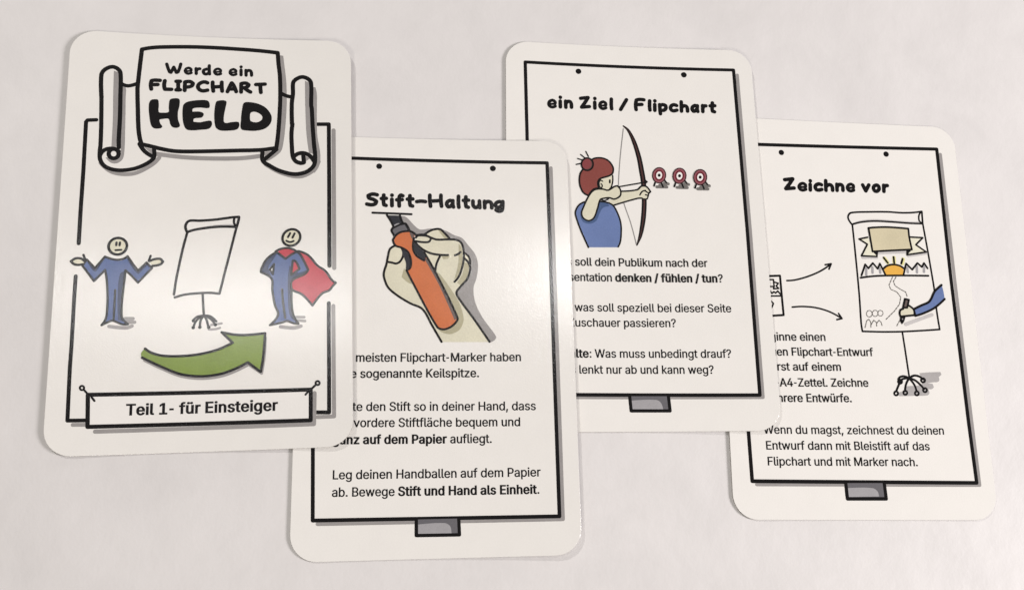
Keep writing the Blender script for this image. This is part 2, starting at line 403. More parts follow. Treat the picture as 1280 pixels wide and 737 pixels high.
        '115,370 149,381 187,384 223,381 254,372 279,358 299,339 314,316 324,290 268,277 258,298 243,316 219,328 187,333 156,329 131,317 114,299 109,277 112,258 124,243 144,232 172,223 229,209 261,200 287,187 306,171 '
        '325,142 331,107 326,75 312,47 290,24 260,6 223,-5']),
 't': (227, ['204,379 204,327 6,327 6,379', '65,471 126,471 126,98 128,76 136,61 150,53 170,50 185,51 202,54 213,2 192,-3 168,-4 138,-1 113,7 92,21 72,52 65,93']),
 'u': (410,
       ['182,-5 146,-1 115,11 89,31 69,59 60,82 54,109 53,139 53,379 114,379 114,144 119,105 137,75 164,56 200,50 226,53 249,62 268,77 283,97 293,122 296,153 296,379 357,379 357,0 298,0 298,92 307,92 294,60 277,35 '
        '257,17 222,0']),
 'v': (389, ['163,0 17,379 84,379 165,155 187,87 206,21 184,21 203,87 224,155 305,379 371,379 226,0']),
 'w': (567,
       ['138,0 23,379 87,379 133,214 154,137 175,41 165,41 186,135 206,214 252,379 316,379 362,214 382,136 402,41 391,41 413,135 434,214 480,379 545,379 429,0 368,0 319,172 305,225 291,280 277,338 291,338 277,280 '
        '263,225 248,172 199,0']),
 'z': (380, ['42,0 42,46 254,320 254,323 48,323 48,379 333,379 333,331 126,60 126,56 339,56 339,0']),
 'ä': (389,
       ['160,-9 126,-5 94,5 68,22 48,45 35,73 30,108 34,138 43,161 58,179 78,193 125,211 178,220 234,227 265,235 273,243 276,255 276,257 273,279 267,297 256,311 240,322 220,329 196,331 171,329 149,322 118,301 100,274 '
        '41,291 57,322 79,346 104,364 133,375 163,382 194,384 239,379 286,360 306,343 322,320 333,290 337,251 337,0 277,0 277,52 272,52 252,25 215,1 190,-6',
        '170,45 202,49 228,59 248,74 263,93 272,115 276,138 276,190 259,182 231,176 200,171 175,168 134,159 117,150 103,139 95,124 92,105 94,87 102,72 114,61 130,52',
        '261,443 246,446 233,455 224,468 221,483 224,499 233,512 246,520 261,523 277,520 290,512 299,499 301,483 299,468 290,455 277,446',
        '117,443 102,446 89,455 80,468 77,483 80,499 89,512 102,520 117,523 133,520 146,512 155,499 158,483 155,468 146,455 133,446']),
 'ü': (410,
       ['182,-5 146,-1 115,11 89,31 69,59 60,82 54,109 53,139 53,379 114,379 114,144 119,105 137,75 164,56 200,50 226,53 249,62 268,77 283,97 293,122 296,153 296,379 357,379 357,0 298,0 298,92 307,92 294,60 277,35 '
        '257,17 222,0',
        '277,443 261,446 248,455 239,468 236,483 239,499 248,512 261,520 277,523 292,520 305,512 314,499 317,483 314,468 305,455 292,446',
        '133,443 118,446 104,455 96,468 93,483 96,499 104,512 118,520 133,523 149,520 162,512 170,499 173,483 170,468 162,455 149,446'])}

_gc = {}
def glyph(ch, bold):
    if (ch, bold) not in _gc:
        polys = [[tuple(int(v) for v in q.split(',')) for q in s.split()] for s in GLYPHS[ch][1]]
        if bold:
            polys = [fatten(P, 34.0) for P in polys]
        else: polys = [fatten(P, 16.0) for P in polys]
        _gc[(ch, bold)] = triangulate(polys, together=True) if polys else None
    return _gc[(ch, bold)]

def area2(P):
    return sum(P[i-1][0]*P[i][1]-P[i][0]*P[i-1][1] for i in range(len(P)))

def fatten(P, d):
    # outer outlines of this type run clockwise, counters anticlockwise: one rule thickens both
    out = []; n = len(P)
    for i in range(n):
        a, b, c = P[i-1], P[i], P[(i+1) % n]
        def nr(p, q):
            L = math.dist(p, q) or 1
            return (-(q[1]-p[1])/L, (q[0]-p[0])/L)
        A, B = nr(a, b), nr(b, c)
        m = (A[0]+B[0], A[1]+B[1]); L2 = max(m[0]**2+m[1]**2, 1.0)
        out.append((b[0]+m[0]*2/L2*d*OUT, b[1]+m[1]*2/L2*d*OUT*0.5))
    return out
OUT = 1 if area2([tuple(int(v) for v in q.split(',')) for q in GLYPHS['l'][1][0].split()]) < 0 else -1

def text_mesh(s, ox, oy, ang, xs, ys):
    Vs, Ts, n, x, bold = [], [], 0, 0, False
    ca, sa = math.cos(ang), math.sin(ang)
    for ch in s:
        if ch == '*': bold = not bold; continue
        g = glyph(ch, bold)
        if g is not None:
            V, T = g
            X = (V[:, 0]+x)*xs*1e-3; Y = V[:, 1]*ys*1e-3
            Vs.append(np.stack([ox+X*ca-Y*sa, oy+X*sa+Y*ca], 1)); Ts.append(T+n); n += len(V)
        x += GLYPHS[ch][0]+(20 if bold and ch != ' ' else 0)
    return np.concatenate(Vs), np.concatenate(Ts)

# ------------------------------------------------------------------ table
def link_mesh(name, V, faces, mats, idx=None, parent=None, smooth=False, normals=None):
    me = bpy.data.meshes.new(name)
    me.from_pydata([tuple(v) for v in V], [], faces)
    for m in mats: me.materials.append(m)
    if idx is not None: me.polygons.foreach_set('material_index', idx)
    if smooth: me.polygons.foreach_set('use_smooth', [True]*len(me.polygons))
    me.update()
    if normals is not None: me.normals_split_custom_set_from_vertices(normals)
    o = bpy.data.objects.new(name, me)
    COL.objects.link(o)
    if parent is not None: o.parent = parent
    return o

def build_table():
    X, Y, T, R = 0.62, 0.42, 0.025, 0.004
    V, F = [], []
    rings = [(0, -T), (0, -R), (R*.3, -R*.3), (R, 0)]
    for inset, z in rings:
        for sx, sy in ((-1, -1), (1, -1), (1, 1), (-1, 1)):
            V.append((sx*(X-inset), sy*(Y-inset), z))
    for r in range(3):
        for i in range(4):
            j = (i+1) % 4
            F.append((r*4+i, r*4+j, r*4+4+j, r*4+4+i))
    F.append((12, 13, 14, 15)); F.append((3, 2, 1, 0))
    o = link_mesh('table_top', V, F, [table_material()])
    o['kind'] = 'structure'
    o['label'] = 'pale off-white table top under the four cards'
build_table()

# ------------------------------------------------------------------ cards
THICK = 0.32          # mm of board
def bow(card, x):
    c, x0, z0 = card['bow']
    return z0+c*(x-x0)**2

CARDS = {}
CARDS[4] = dict(at=(90.216, -2.009, 0.00708), bow=(0.00022, 0.0, 0.0), corners=[(-34.58, 54.12), (35.42, 54.02), (34.93, -53.88), (-35.31, -53.43)],
  prints=[{'name': 'frame_shadow', 'prims': [('ss', 'grey_print', 0.91, '30.75,45.72 30.62,9.43 30.72,-29.05 30.86,-45.05 -28.82,-44.81')]},
 {'name': 'frame_line', 'prims': [('ss', 'ink', 0.97, '-31.17,46.25 29.84,47.24 29.57,9.85 29.83,-29.05 30.12,-44.48 -29.96,-44.02 -31.17,46.25')]},
 {'name': 'hole_dot', 'prims': [('c', 'ink', 1.56, '-15.66,44.35')]}, {'name': 'hole_dot', 'prims': [('c', 'ink', 1.59, '14.73,45.17')]},
 {'label': 'grey tab below the frame',
  'name': 'stand_tab',
  'prims': [('f', 'dark_grey_print', '-5.29,-44.51 5.07,-44.52 5.16,-48.44 -5.24,-48.41'), ('f', 'mid_grey_print', '-4.81,-45.73 1.68,-45.74 2.96,-46.5 3.28,-47.84 -4.75,-47.95'),
            ('ss', 'ink', 0.9, '-5.3,-44.64 -5.2,-48.41 5.16,-48.44 5.02,-44.56')]},
 {'label': 'lettering reading Zeichne vor',
  'name': 'title_line',
  'prims': [('s', 'ink', 1.08, '-15.31,36.48 -12.99,36.82 -14.05,35.31 -15.19,33.92 -12.8,34.19'), ('s', 'ink', 0.67, '-11.09,34.49 -9.47,34.67'),
            ('s', 'ink', 0.91, '-9.47,34.7 -9.46,35.26 -10.16,35.64 -11.03,35.29 -11.41,34.59 -11.14,33.93 -10.43,33.66 -9.46,33.96'), ('s', 'ink', 1.08, '-8.12,35.44 -8.22,33.8'),
            ('s', 'ink', 1.08, '-8.01,36.42 -8,36.48'), ('s', 'ink', 1.08, '-4.89,35.44 -5.7,35.64 -6.46,35.26 -6.76,34.66 -6.46,34.02 -5.85,33.87 -4.93,34.11'),
            ('s', 'ink', 1.08, '-3.58,36.68 -3.74,33.89'), ('s', 'ink', 1.08, '-3.66,34.89 -2.93,35.51 -2.18,35.45 -1.85,34.96 -1.83,33.96'), ('s', 'ink', 1.08, '-0.44,35.76 -0.54,33.98'),
            ('s', 'ink', 1.08, '-0.44,35.05 0.22,35.7 0.88,35.63 1.17,35.11 1.14,34.04'), ('s', 'ink', 0.67, '2.74,34.79 4.29,34.96'),
            ('s', 'ink', 0.91, '4.29,34.99 4.31,35.56 3.65,35.95 2.82,35.59 2.44,34.89 2.69,34.22 3.36,33.95 4.29,34.25'), ('s', 'ink', 1.08, '7,35.84 7.72,34.14 8.78,35.9'),
            ('s', 'ink', 1.08, '10.93,35.92 10.22,35.54 10.02,34.88 10.36,34.21 10.99,34.17 11.58,34.7 11.65,35.41 11.36,35.85 10.93,35.92'), ('s', 'ink', 1.08, '13.09,35.97 12.97,34.18'),
            ('s', 'ink', 1.08, '13.03,35.08 13.52,35.81 14.14,35.92')]},
 {'label': 'flipchart with a drawn landscape',
  'name': 'flipchart_drawing',
  'prims': [('f', 'light_grey_print', '3.21,24.83 5.79,25.66 9.59,26.11 14.6,25.94 19.62,25.72 22.29,25.8 22.12,25.42 14.55,25.49 9.54,25.61 5.74,25.21 3.18,24.51'),
            ('s', 'ink', 0.52, '2.79,24.39 1.93,25.91 2.03,26.91 2.85,27.69 8.53,28.13 13.59,28.29 17.36,28.16 20.66,28.32 23.37,28.73 23.24,25.32'),
            ('s', 'ink', 0.52, '2.92,24.4 5.74,25.16 9.53,25.53 14.55,25.44 19.57,25.22 23.23,25.22'), ('s', 'ink', 0.47, '23.1,28.59 22.41,27.56 22.31,26.05 23,25.37'),
            ('s', 'ink', 0.5, '2.92,24.4 3.02,16.3 3.03,4.4 2.83,-2.75 2.96,-5.16 5.49,-5.19 8.69,-5.2 14.09,-5.04 21.03,-4.57 24.71,-4.27 24.43,1.65 24.47,6.24 24.15,12.19 23.79,17.86 23.24,25.27'),
            ('s', 'ink', 0.49, '14.09,-5.04 14.31,-8.7 14.51,-12.7 14.73,-16.98')]},
 {'label': 'orange rising sun with three rays',
  'name': 'sun_drawing',
  'prims': [('s', 'yellow_print', 1.02, '11.22,15.06 11.98,13.9'), ('s', 'yellow_print', 1.02, '13.92,15.33 13.85,13.95'), ('s', 'yellow_print', 1.02, '16.5,14.95 16.12,13.71'),
            ('f', 'sun_print', '10.69,12.25 11.76,13.01 13.54,13.38 15.26,13.1 16.3,12.39 15.96,10.41 11.03,10.29'), ('s', 'ink', 0.53, '10.69,12.25 11.76,13.01 13.54,13.38 15.26,13.1 16.31,12.44'),
            ('s', 'ink', 0.56, '10.94,15.25 11.97,13.8'), ('s', 'ink', 0.56, '13.81,15.47 13.81,13.85'), ('s', 'ink', 0.56, '16.33,15.02 15.82,13.71')],
  'under': 'flipchart_drawing'},
 {'name': 'mountain_drawing',
  'prims': [('s', 'mid_grey_print', 0.63, '5.73,12.22 5.54,10.32'), ('s', 'mid_grey_print', 0.63, '7.49,12.46 7.38,10.93'), ('s', 'mid_grey_print', 0.63, '9.58,12.32 9.57,10.98'),
            ('s', 'mid_grey_print', 0.64, '17.4,12.64 17.44,11.35'), ('s', 'mid_grey_print', 0.64, '20.19,13.03 20.05,11.31'), ('s', 'mid_grey_print', 0.64, '22.25,13.08 22.07,11.53'),
            ('s', 'ink', 0.51, '4.16,10.09 5.53,13.22 6.34,12.14 7.73,13.64 8.94,12.09 9.71,13.57 11,10.43'),
            ('s', 'ink', 0.51, '16.11,10.56 17.2,13.76 18.76,12.09 20.47,13.97 21.6,12.89 22.35,14.02 23.19,12.56'), ('s', 'ink', 0.53, '3.85,9.46 7.99,10.04 13.47,10.32 23.2,10.48')],
  'under': 'flipchart_drawing'},
 {'label': 'blank tan ribbon banner',
  'name': 'ribbon_drawing',
  'prims': [('s', 'light_grey_print', 0.73, '9.63,16.49 13.65,16.79 17.67,17'), ('s', 'light_grey_print', 0.68, '5.01,15.09 9,15.19'), ('s', 'light_grey_print', 0.69, '18.06,15.93 23.29,16.8'),
            ('f', 'cream_print', '7.07,20.86 4.52,20.28 6.62,18.87 4.69,15.62 9.03,15.49 9.29,16.85 7.93,16.93'),
            ('f', 'cream_print', '18.88,21.25 22.78,21.18 20.54,19.13 23.33,17.15 17.71,16.21 17.83,17.33 19.26,17.74'),
            ('s', 'ink', 0.48, '6.94,20.85 4.47,20.28 6.67,18.87 4.69,15.57 9.03,15.49 9.29,16.85'), ('s', 'ink', 0.49, '19.26,21.26 22.78,21.18 20.54,19.13 23.33,17.15 17.71,16.21 17.83,17.33'),
            ('f', 'ink', '7.97,16.86 9.29,16.85 9.09,15.61'), ('f', 'ink', '17.76,17.32 19.19,17.61 17.84,16.27'),
            ('f', 'tan_print', '7.45,23.47 9.35,23.71 13.13,23.9 18.89,23.64 18.88,21.2 19.26,17.74 13.7,17.34 7.92,16.88 7.72,19.89'),
            ('s', 'ink', 0.56, '7.45,23.47 9.35,23.71 13.13,23.9 18.89,23.64 18.88,21.2 19.26,17.74 13.7,17.34 7.92,16.88 7.72,19.89 7.45,23.47')],
  'under': 'flipchart_drawing'},
 {'label': 'dashed pencil path and small figures',
  'name': 'path_drawing',
  'prims': [('s', 'pencil_print', 0.23, '12.93,9.87 12.59,9.25'), ('s', 'pencil_print', 0.23, '12.44,8.99 12.1,8.37'), ('s', 'pencil_print', 0.22, '11.95,8.1 11.71,7.66 11.76,7.49'),
            ('s', 'pencil_print', 0.22, '11.84,7.22 12.03,6.61'), ('s', 'pencil_print', 0.22, '12.18,6.41 12.78,6.16'), ('s', 'pencil_print', 0.22, '13.04,6.06 13.64,5.81'),
            ('s', 'pencil_print', 0.22, '13.83,5.63 14.18,5.11'), ('s', 'pencil_print', 0.22, '14.33,4.88 14.69,4.36'), ('s', 'pencil_print', 0.22, '14.62,4.08 14.42,3.43'),
            ('s', 'pencil_print', 0.22, '14.34,3.14 14.15,2.49'), ('s', 'pencil_print', 0.22, '13.98,2.24 13.52,1.71'), ('s', 'pencil_print', 0.22, '13.32,1.48 12.86,0.94'),
            ('s', 'pencil_print', 0.22, '12.66,0.71 12.44,0.45 12.16,0.21'), ('s', 'pencil_print', 0.22, '11.93,0.01 11.4,-0.46'), ('s', 'pencil_print', 0.22, '11.17,-0.67 10.64,-1.13'),
            ('s', 'pencil_print', 0.22, '10.41,-1.34 9.88,-1.8'), ('s', 'pencil_print', 0.23, '13.92,9.9 13.51,9.31'), ('s', 'pencil_print', 0.23, '13.33,9.06 13.05,8.66 13.11,8.47'),
            ('s', 'pencil_print', 0.23, '13.19,8.2 13.38,7.59'), ('s', 'pencil_print', 0.23, '13.53,7.38 14.07,7.04'), ('s', 'pencil_print', 0.23, '14.3,6.88 14.83,6.54'),
            ('s', 'pencil_print', 0.23, '15.07,6.39 15.64,6.11'), ('s', 'pencil_print', 0.23, '15.89,5.98 16.22,5.82 16.28,5.55'), ('s', 'pencil_print', 0.22, '16.35,5.28 16.49,4.65'),
            ('s', 'pencil_print', 0.22, '13.67,-2.08 13.29,-2.66'), ('s', 'pencil_print', 0.22, '13.12,-2.91 13.05,-3.02 12.76,-3.5'), ('s', 'pencil_print', 0.2, '6.17,-0.34 6.02,-0.77'),
            ('s', 'pencil_print', 0.2, '5.87,-0.94 5.69,-1.13 5.5,-1.19'), ('s', 'pencil_print', 0.2, '5.28,-1.26 5.27,-1.26 4.88,-1.15 4.87,-1.14'),
            ('s', 'pencil_print', 0.2, '4.74,-0.97 4.61,-0.82 4.58,-0.6'), ('s', 'pencil_print', 0.2, '4.55,-0.39 4.55,-0.37 4.69,0.04'), ('s', 'pencil_print', 0.2, '4.83,0.22 5.03,0.42 5.2,0.48'),
            ('s', 'pencil_print', 0.2, '5.42,0.54 5.45,0.55 5.84,0.44 5.84,0.44'), ('s', 'pencil_print', 0.2, '5.97,0.28 6.1,0.11 6.13,-0.1'), ('s', 'pencil_print', 0.2, '7.82,-0.21 7.67,-0.64'),
            ('s', 'pencil_print', 0.2, '7.51,-0.8 7.34,-0.96 7.12,-1.03'), ('s', 'pencil_print', 0.2, '6.9,-1.08 6.53,-0.98 6.5,-0.94'), ('s', 'pencil_print', 0.2, '6.36,-0.78 6.27,-0.67 6.23,-0.4'),
            ('s', 'pencil_print', 0.2, '6.22,-0.18 6.35,0.19 6.4,0.23'), ('s', 'pencil_print', 0.2, '6.56,0.39 6.68,0.51 6.97,0.6'), ('s', 'pencil_print', 0.2, '7.18,0.61 7.49,0.53 7.56,0.44'),
            ('s', 'pencil_print', 0.2, '7.7,0.28 7.76,0.22 7.81,-0.12'), ('s', 'pencil_print', 0.2, '9.23,-0.13 9.09,-0.53 9.07,-0.55'), ('s', 'pencil_print', 0.2, '8.9,-0.72 8.79,-0.82 8.49,-0.91'),
            ('s', 'pencil_print', 0.2, '8.28,-0.9 8.05,-0.84 7.93,-0.69'), ('s', 'pencil_print', 0.2, '7.81,-0.52 7.75,-0.16 7.78,-0.1'), ('s', 'pencil_print', 0.2, '7.85,0.11 7.89,0.23 8.13,0.47'),
            ('s', 'pencil_print', 0.2, '8.34,0.57 8.57,0.64 8.77,0.59'), ('s', 'pencil_print', 0.2, '8.96,0.5 9.17,0.26 9.18,0.16'), ('s', 'pencil_print', 0.22, '3.79,-4.16 3.97,-3.65'),
            ('s', 'pencil_print', 0.22, '4.04,-3.44 4.22,-2.93'), ('s', 'pencil_print', 0.22, '4.3,-2.72 4.46,-2.25 4.5,-2.23'), ('s', 'pencil_print', 0.22, '4.7,-2.11 5.11,-1.88 5.15,-1.95'),
            ('s', 'pencil_print', 0.22, '5.25,-2.13 5.49,-2.57'), ('s', 'pencil_print', 0.22, '5.56,-2.76 5.51,-3.28'), ('s', 'pencil_print', 0.22, '5.49,-3.5 5.44,-4.02'),
            ('s', 'pencil_print', 0.22, '5.5,-3.41 5.82,-2.96'), ('s', 'pencil_print', 0.22, '5.95,-2.77 6.27,-2.32'), ('s', 'pencil_print', 0.22, '6.41,-2.13 6.43,-2.09 6.78,-2.39'),
            ('s', 'pencil_print', 0.22, '6.94,-2.53 7.11,-2.67 7.11,-2.96'), ('s', 'pencil_print', 0.22, '7.1,-3.17 7.1,-3.69'), ('s', 'pencil_print', 0.22, '7.21,-2.91 7.56,-2.48'),
            ('s', 'pencil_print', 0.22, '7.71,-2.3 7.91,-2.07 8.06,-2.23'), ('s', 'pencil_print', 0.22, '8.21,-2.38 8.46,-2.65 8.48,-2.78'), ('s', 'pencil_print', 0.22, '8.52,-2.99 8.61,-3.49')],
  'under': 'flipchart_drawing'},
 {'label': 'hand in a blue sleeve drawing with a brown pencil',
  'name': 'drawing_hand',
  'prims': [('s', 'light_grey_print', 0.89, '15.3,-3.06 18.89,-1.75 23,-0.29'), ('f', 'brown_grey_print', '15.8,3.9 16.89,3.68 16.16,1.55 15,1.52'),
            ('f', 'skin_print', '14.11,0.79 15.01,1.16 16.29,1.55 16.58,1.99 17.83,0.98 17.92,-0.46 14.05,-0.94'), ('s', 'ink', 0.55, '15.8,3.9 16.89,3.68 16.16,1.5 14.99,1.48 15.8,3.9'),
            ('s', 'ink', 0.57, '16.6,2.16 17.95,0.98 17.96,-0.5 14.04,-0.96 13.88,-0.17 14.16,0.79 15.01,1.16'), ('f', 'ink', '13.91,-1.08 15.38,-1.1 14.89,-2.3 14.19,-3.08 13.73,-2.09'),
            ('c', 'mid_grey_print', 0.36, '14.51,-1.64'),
            ('f', 'sky_blue_print', '17.97,1.1 20.06,2.1 22.68,3.36 24.45,6.11 25.56,7.11 26.66,7.98 26.96,6.29 27.08,4.1 23.93,1.63 20.79,0.13 18.23,-0.69'),
            ('s', 'ink', 0.61, '17.97,1.1 20.06,2.1 22.68,3.36 24.45,6.11 25.56,7.11 26.66,7.98'), ('s', 'ink', 0.6, '27.08,4.1 23.93,1.63 20.79,0.13 18.23,-0.69 17.97,1.1')]},
 {'label': 'castor feet of the flipchart stand',
  'name': 'stand_foot',
  'prims': [('f', 'soft_grey_print',
             '17.72,-16.12 20.65,-15.85 23.57,-15.75 23.79,-16.4 22.93,-17.1 23.03,-17.9 22.54,-18.37 21.08,-18.5 19.72,-18.74 21.03,-18.91 21.29,-19.76 20.62,-20.34 19.67,-20.24 19.92,-21.26 '
             '19.36,-21.91 16.1,-22.1 11.53,-22.25 11.24,-21.57 11.89,-21.11 13.58,-20.98 13.45,-19.95 13.97,-19.61 16.39,-19.47 17.86,-19.22 18.5,-17.84 17.9,-16.69'),
            ('s', 'ink', 0.58, '14.68,-17.47 13.29,-16.98 12.18,-17.22 11.64,-17.8'), ('s', 'ink', 0.58, '14.68,-17.47 12.72,-17.79 11.89,-18.83 10.7,-21.01'),
            ('s', 'ink', 0.58, '14.68,-17.47 13.67,-19.04 13.16,-20.87'), ('s', 'ink', 0.58, '14.68,-17.47 15.93,-19.24 16.34,-20.95'), ('s', 'ink', 0.59, '14.68,-17.47 16.53,-18.2 18.47,-20.25'),
            ('s', 'ink', 0.59, '14.68,-17.47 16.2,-16.76 17.62,-17.04 18.51,-17.72'),
            ('s', 'ink', 0.53, '11.2,-21.51 11.06,-21.81 10.77,-22.01 10.43,-22.01 10.17,-21.82 10.1,-21.52 10.24,-21.21 10.53,-21.01 10.87,-21.01 11.13,-21.2 11.2,-21.51'),
            ('s', 'ink', 0.53, '13.73,-21.32 13.6,-21.63 13.3,-21.82 12.96,-21.83 12.7,-21.64 12.63,-21.33 12.77,-21.02 13.07,-20.83 13.41,-20.83 13.66,-21.01 13.73,-21.32'),
            ('s', 'ink', 0.53, '16.91,-21.45 16.77,-21.76 16.47,-21.95 16.13,-21.96 15.88,-21.77 15.81,-21.46 15.95,-21.15 16.24,-20.96 16.59,-20.95 16.84,-21.14 16.91,-21.45'),
            ('s', 'ink', 0.54, '19.27,-20.58 19.13,-20.89 18.83,-21.09 18.49,-21.09 18.23,-20.9 18.16,-20.59 18.3,-20.28 18.6,-20.09 18.94,-20.09 19.2,-20.27 19.27,-20.58'),
            ('s', 'ink', 0.54, '19.03,-17.99 18.89,-18.3 18.59,-18.5 18.25,-18.5 17.99,-18.31 17.92,-18 18.06,-17.69 18.36,-17.5 18.71,-17.49 18.96,-17.68 19.03,-17.99'),
            ('s', 'ink', 0.53, '12.61,-18.41 12.47,-18.72 12.17,-18.91 11.83,-18.92 11.57,-18.73 11.5,-18.42 11.64,-18.11 11.94,-17.91 12.28,-17.91 12.54,-18.1 12.61,-18.41')],
  'under': 'flipchart_drawing'},
 {'label': 'small sketch sheet',
  'name': 'sketch_sheet',
  'prims': [('ss', 'ink', 0.59, '-29.01,8.81 -18.67,9.45 -18.59,4.13 -18.47,-1.21 -28.78,-2.07'), ('s', 'ink', 0.44, '-24.28,8.18 -20.56,8.33 -20.53,6.44 -22.01,6.4 -23.45,6.32'),
            ('s', 'ink', 0.44, '-20.37,7.63 -19.31,7.37 -19.9,6.58 -19.29,5.95 -20.74,5.82 -20.44,6.68'), ('s', 'ink', 0.44, '-21.74,5.23 -21.24,4.58 -20.68,5.02 -20.23,4.68 -19.59,5.24 -18.87,4.31'),
            ('s', 'ink', 0.44, '-23.64,3.77 -18.85,3.94'), ('s', 'ink', 0.44, '-21.7,2.53 -21.03,1.84 -21.59,0.73')]},
 {'label': 'thin arrow rising to the flipchart',
  'name': 'thin_arrow',
  'prims': [('s', 'ink', 0.47, '-16.85,8.15 -14.66,8.37 -10.96,9.43 -7.18,11.08 -4.08,13.09'), ('s', 'ink', 0.48, '-5.81,12.8 -4.08,13.14 -4.82,11.63')]},
 {'label': 'thin arrow sinking to the flipchart',
  'name': 'thin_arrow',
  'prims': [('s', 'ink', 0.47, '-15.92,0.98 -12.83,1.21 -9.25,0.94 -5.72,-0.04 -2.39,-1.8'), ('s', 'ink', 0.47, '-3.23,-0.46 -2.39,-1.8 -3.86,-2.14')]},
 {'label': 'text line reading Beginne einen', 'name': 'text_line', 'prims': [('t', 'ink', 'Beginne einen', -26.15, -8.12, 0.0118, 4.045, 4.185)]},
 {'label': 'text line reading neuen Flipchart-Entwurf', 'name': 'text_line', 'prims': [('t', 'ink', 'neuen Flipchart-Entwurf', -25.98, -12.08, 0.0109, 3.946, 4.185)]},
 {'label': 'text line reading zuerst auf einem', 'name': 'text_line', 'prims': [('t', 'ink', 'zuerst auf einem', -26.29, -15.95, 0.008, 4.125, 4.185)]},
 {'label': 'text line reading DIN-A4-Zettel. Zeichne', 'name': 'text_line', 'prims': [('t', 'ink', 'DIN-A4-Zettel. Zeichne', -27.32, -20.1, 0.0074, 3.953, 4.185)]},
 {'label': 'text line reading mehrere Entwürfe.', 'name': 'text_line', 'prims': [('t', 'ink', 'mehrere Entwürfe.', -25.9, -24.06, 0.0053, 4.002, 4.185)]},
 {'label': 'text line reading Wenn du magst, zeichnest du deinen', 'name': 'text_line', 'prims': [('t', 'ink', 'Wenn du magst, zeichnest du deinen', -26.15, -32.16, 0.0003, 4.049, 4.185)]},
 {'label': 'text line reading Entwurf dann mit Bleistift auf das', 'name': 'text_line', 'prims': [('t', 'ink', 'Entwurf dann mit Bleistift auf das', -25.89, -36.14, -0.0012, 4.098, 4.185)]},
 {'label': 'text line reading Flipchart und mit Marker nach.', 'name': 'text_line', 'prims': [('t', 'ink', 'Flipchart und mit Marker nach.', -25.75, -40.11, -0.0031, 4.053, 4.185)]}])
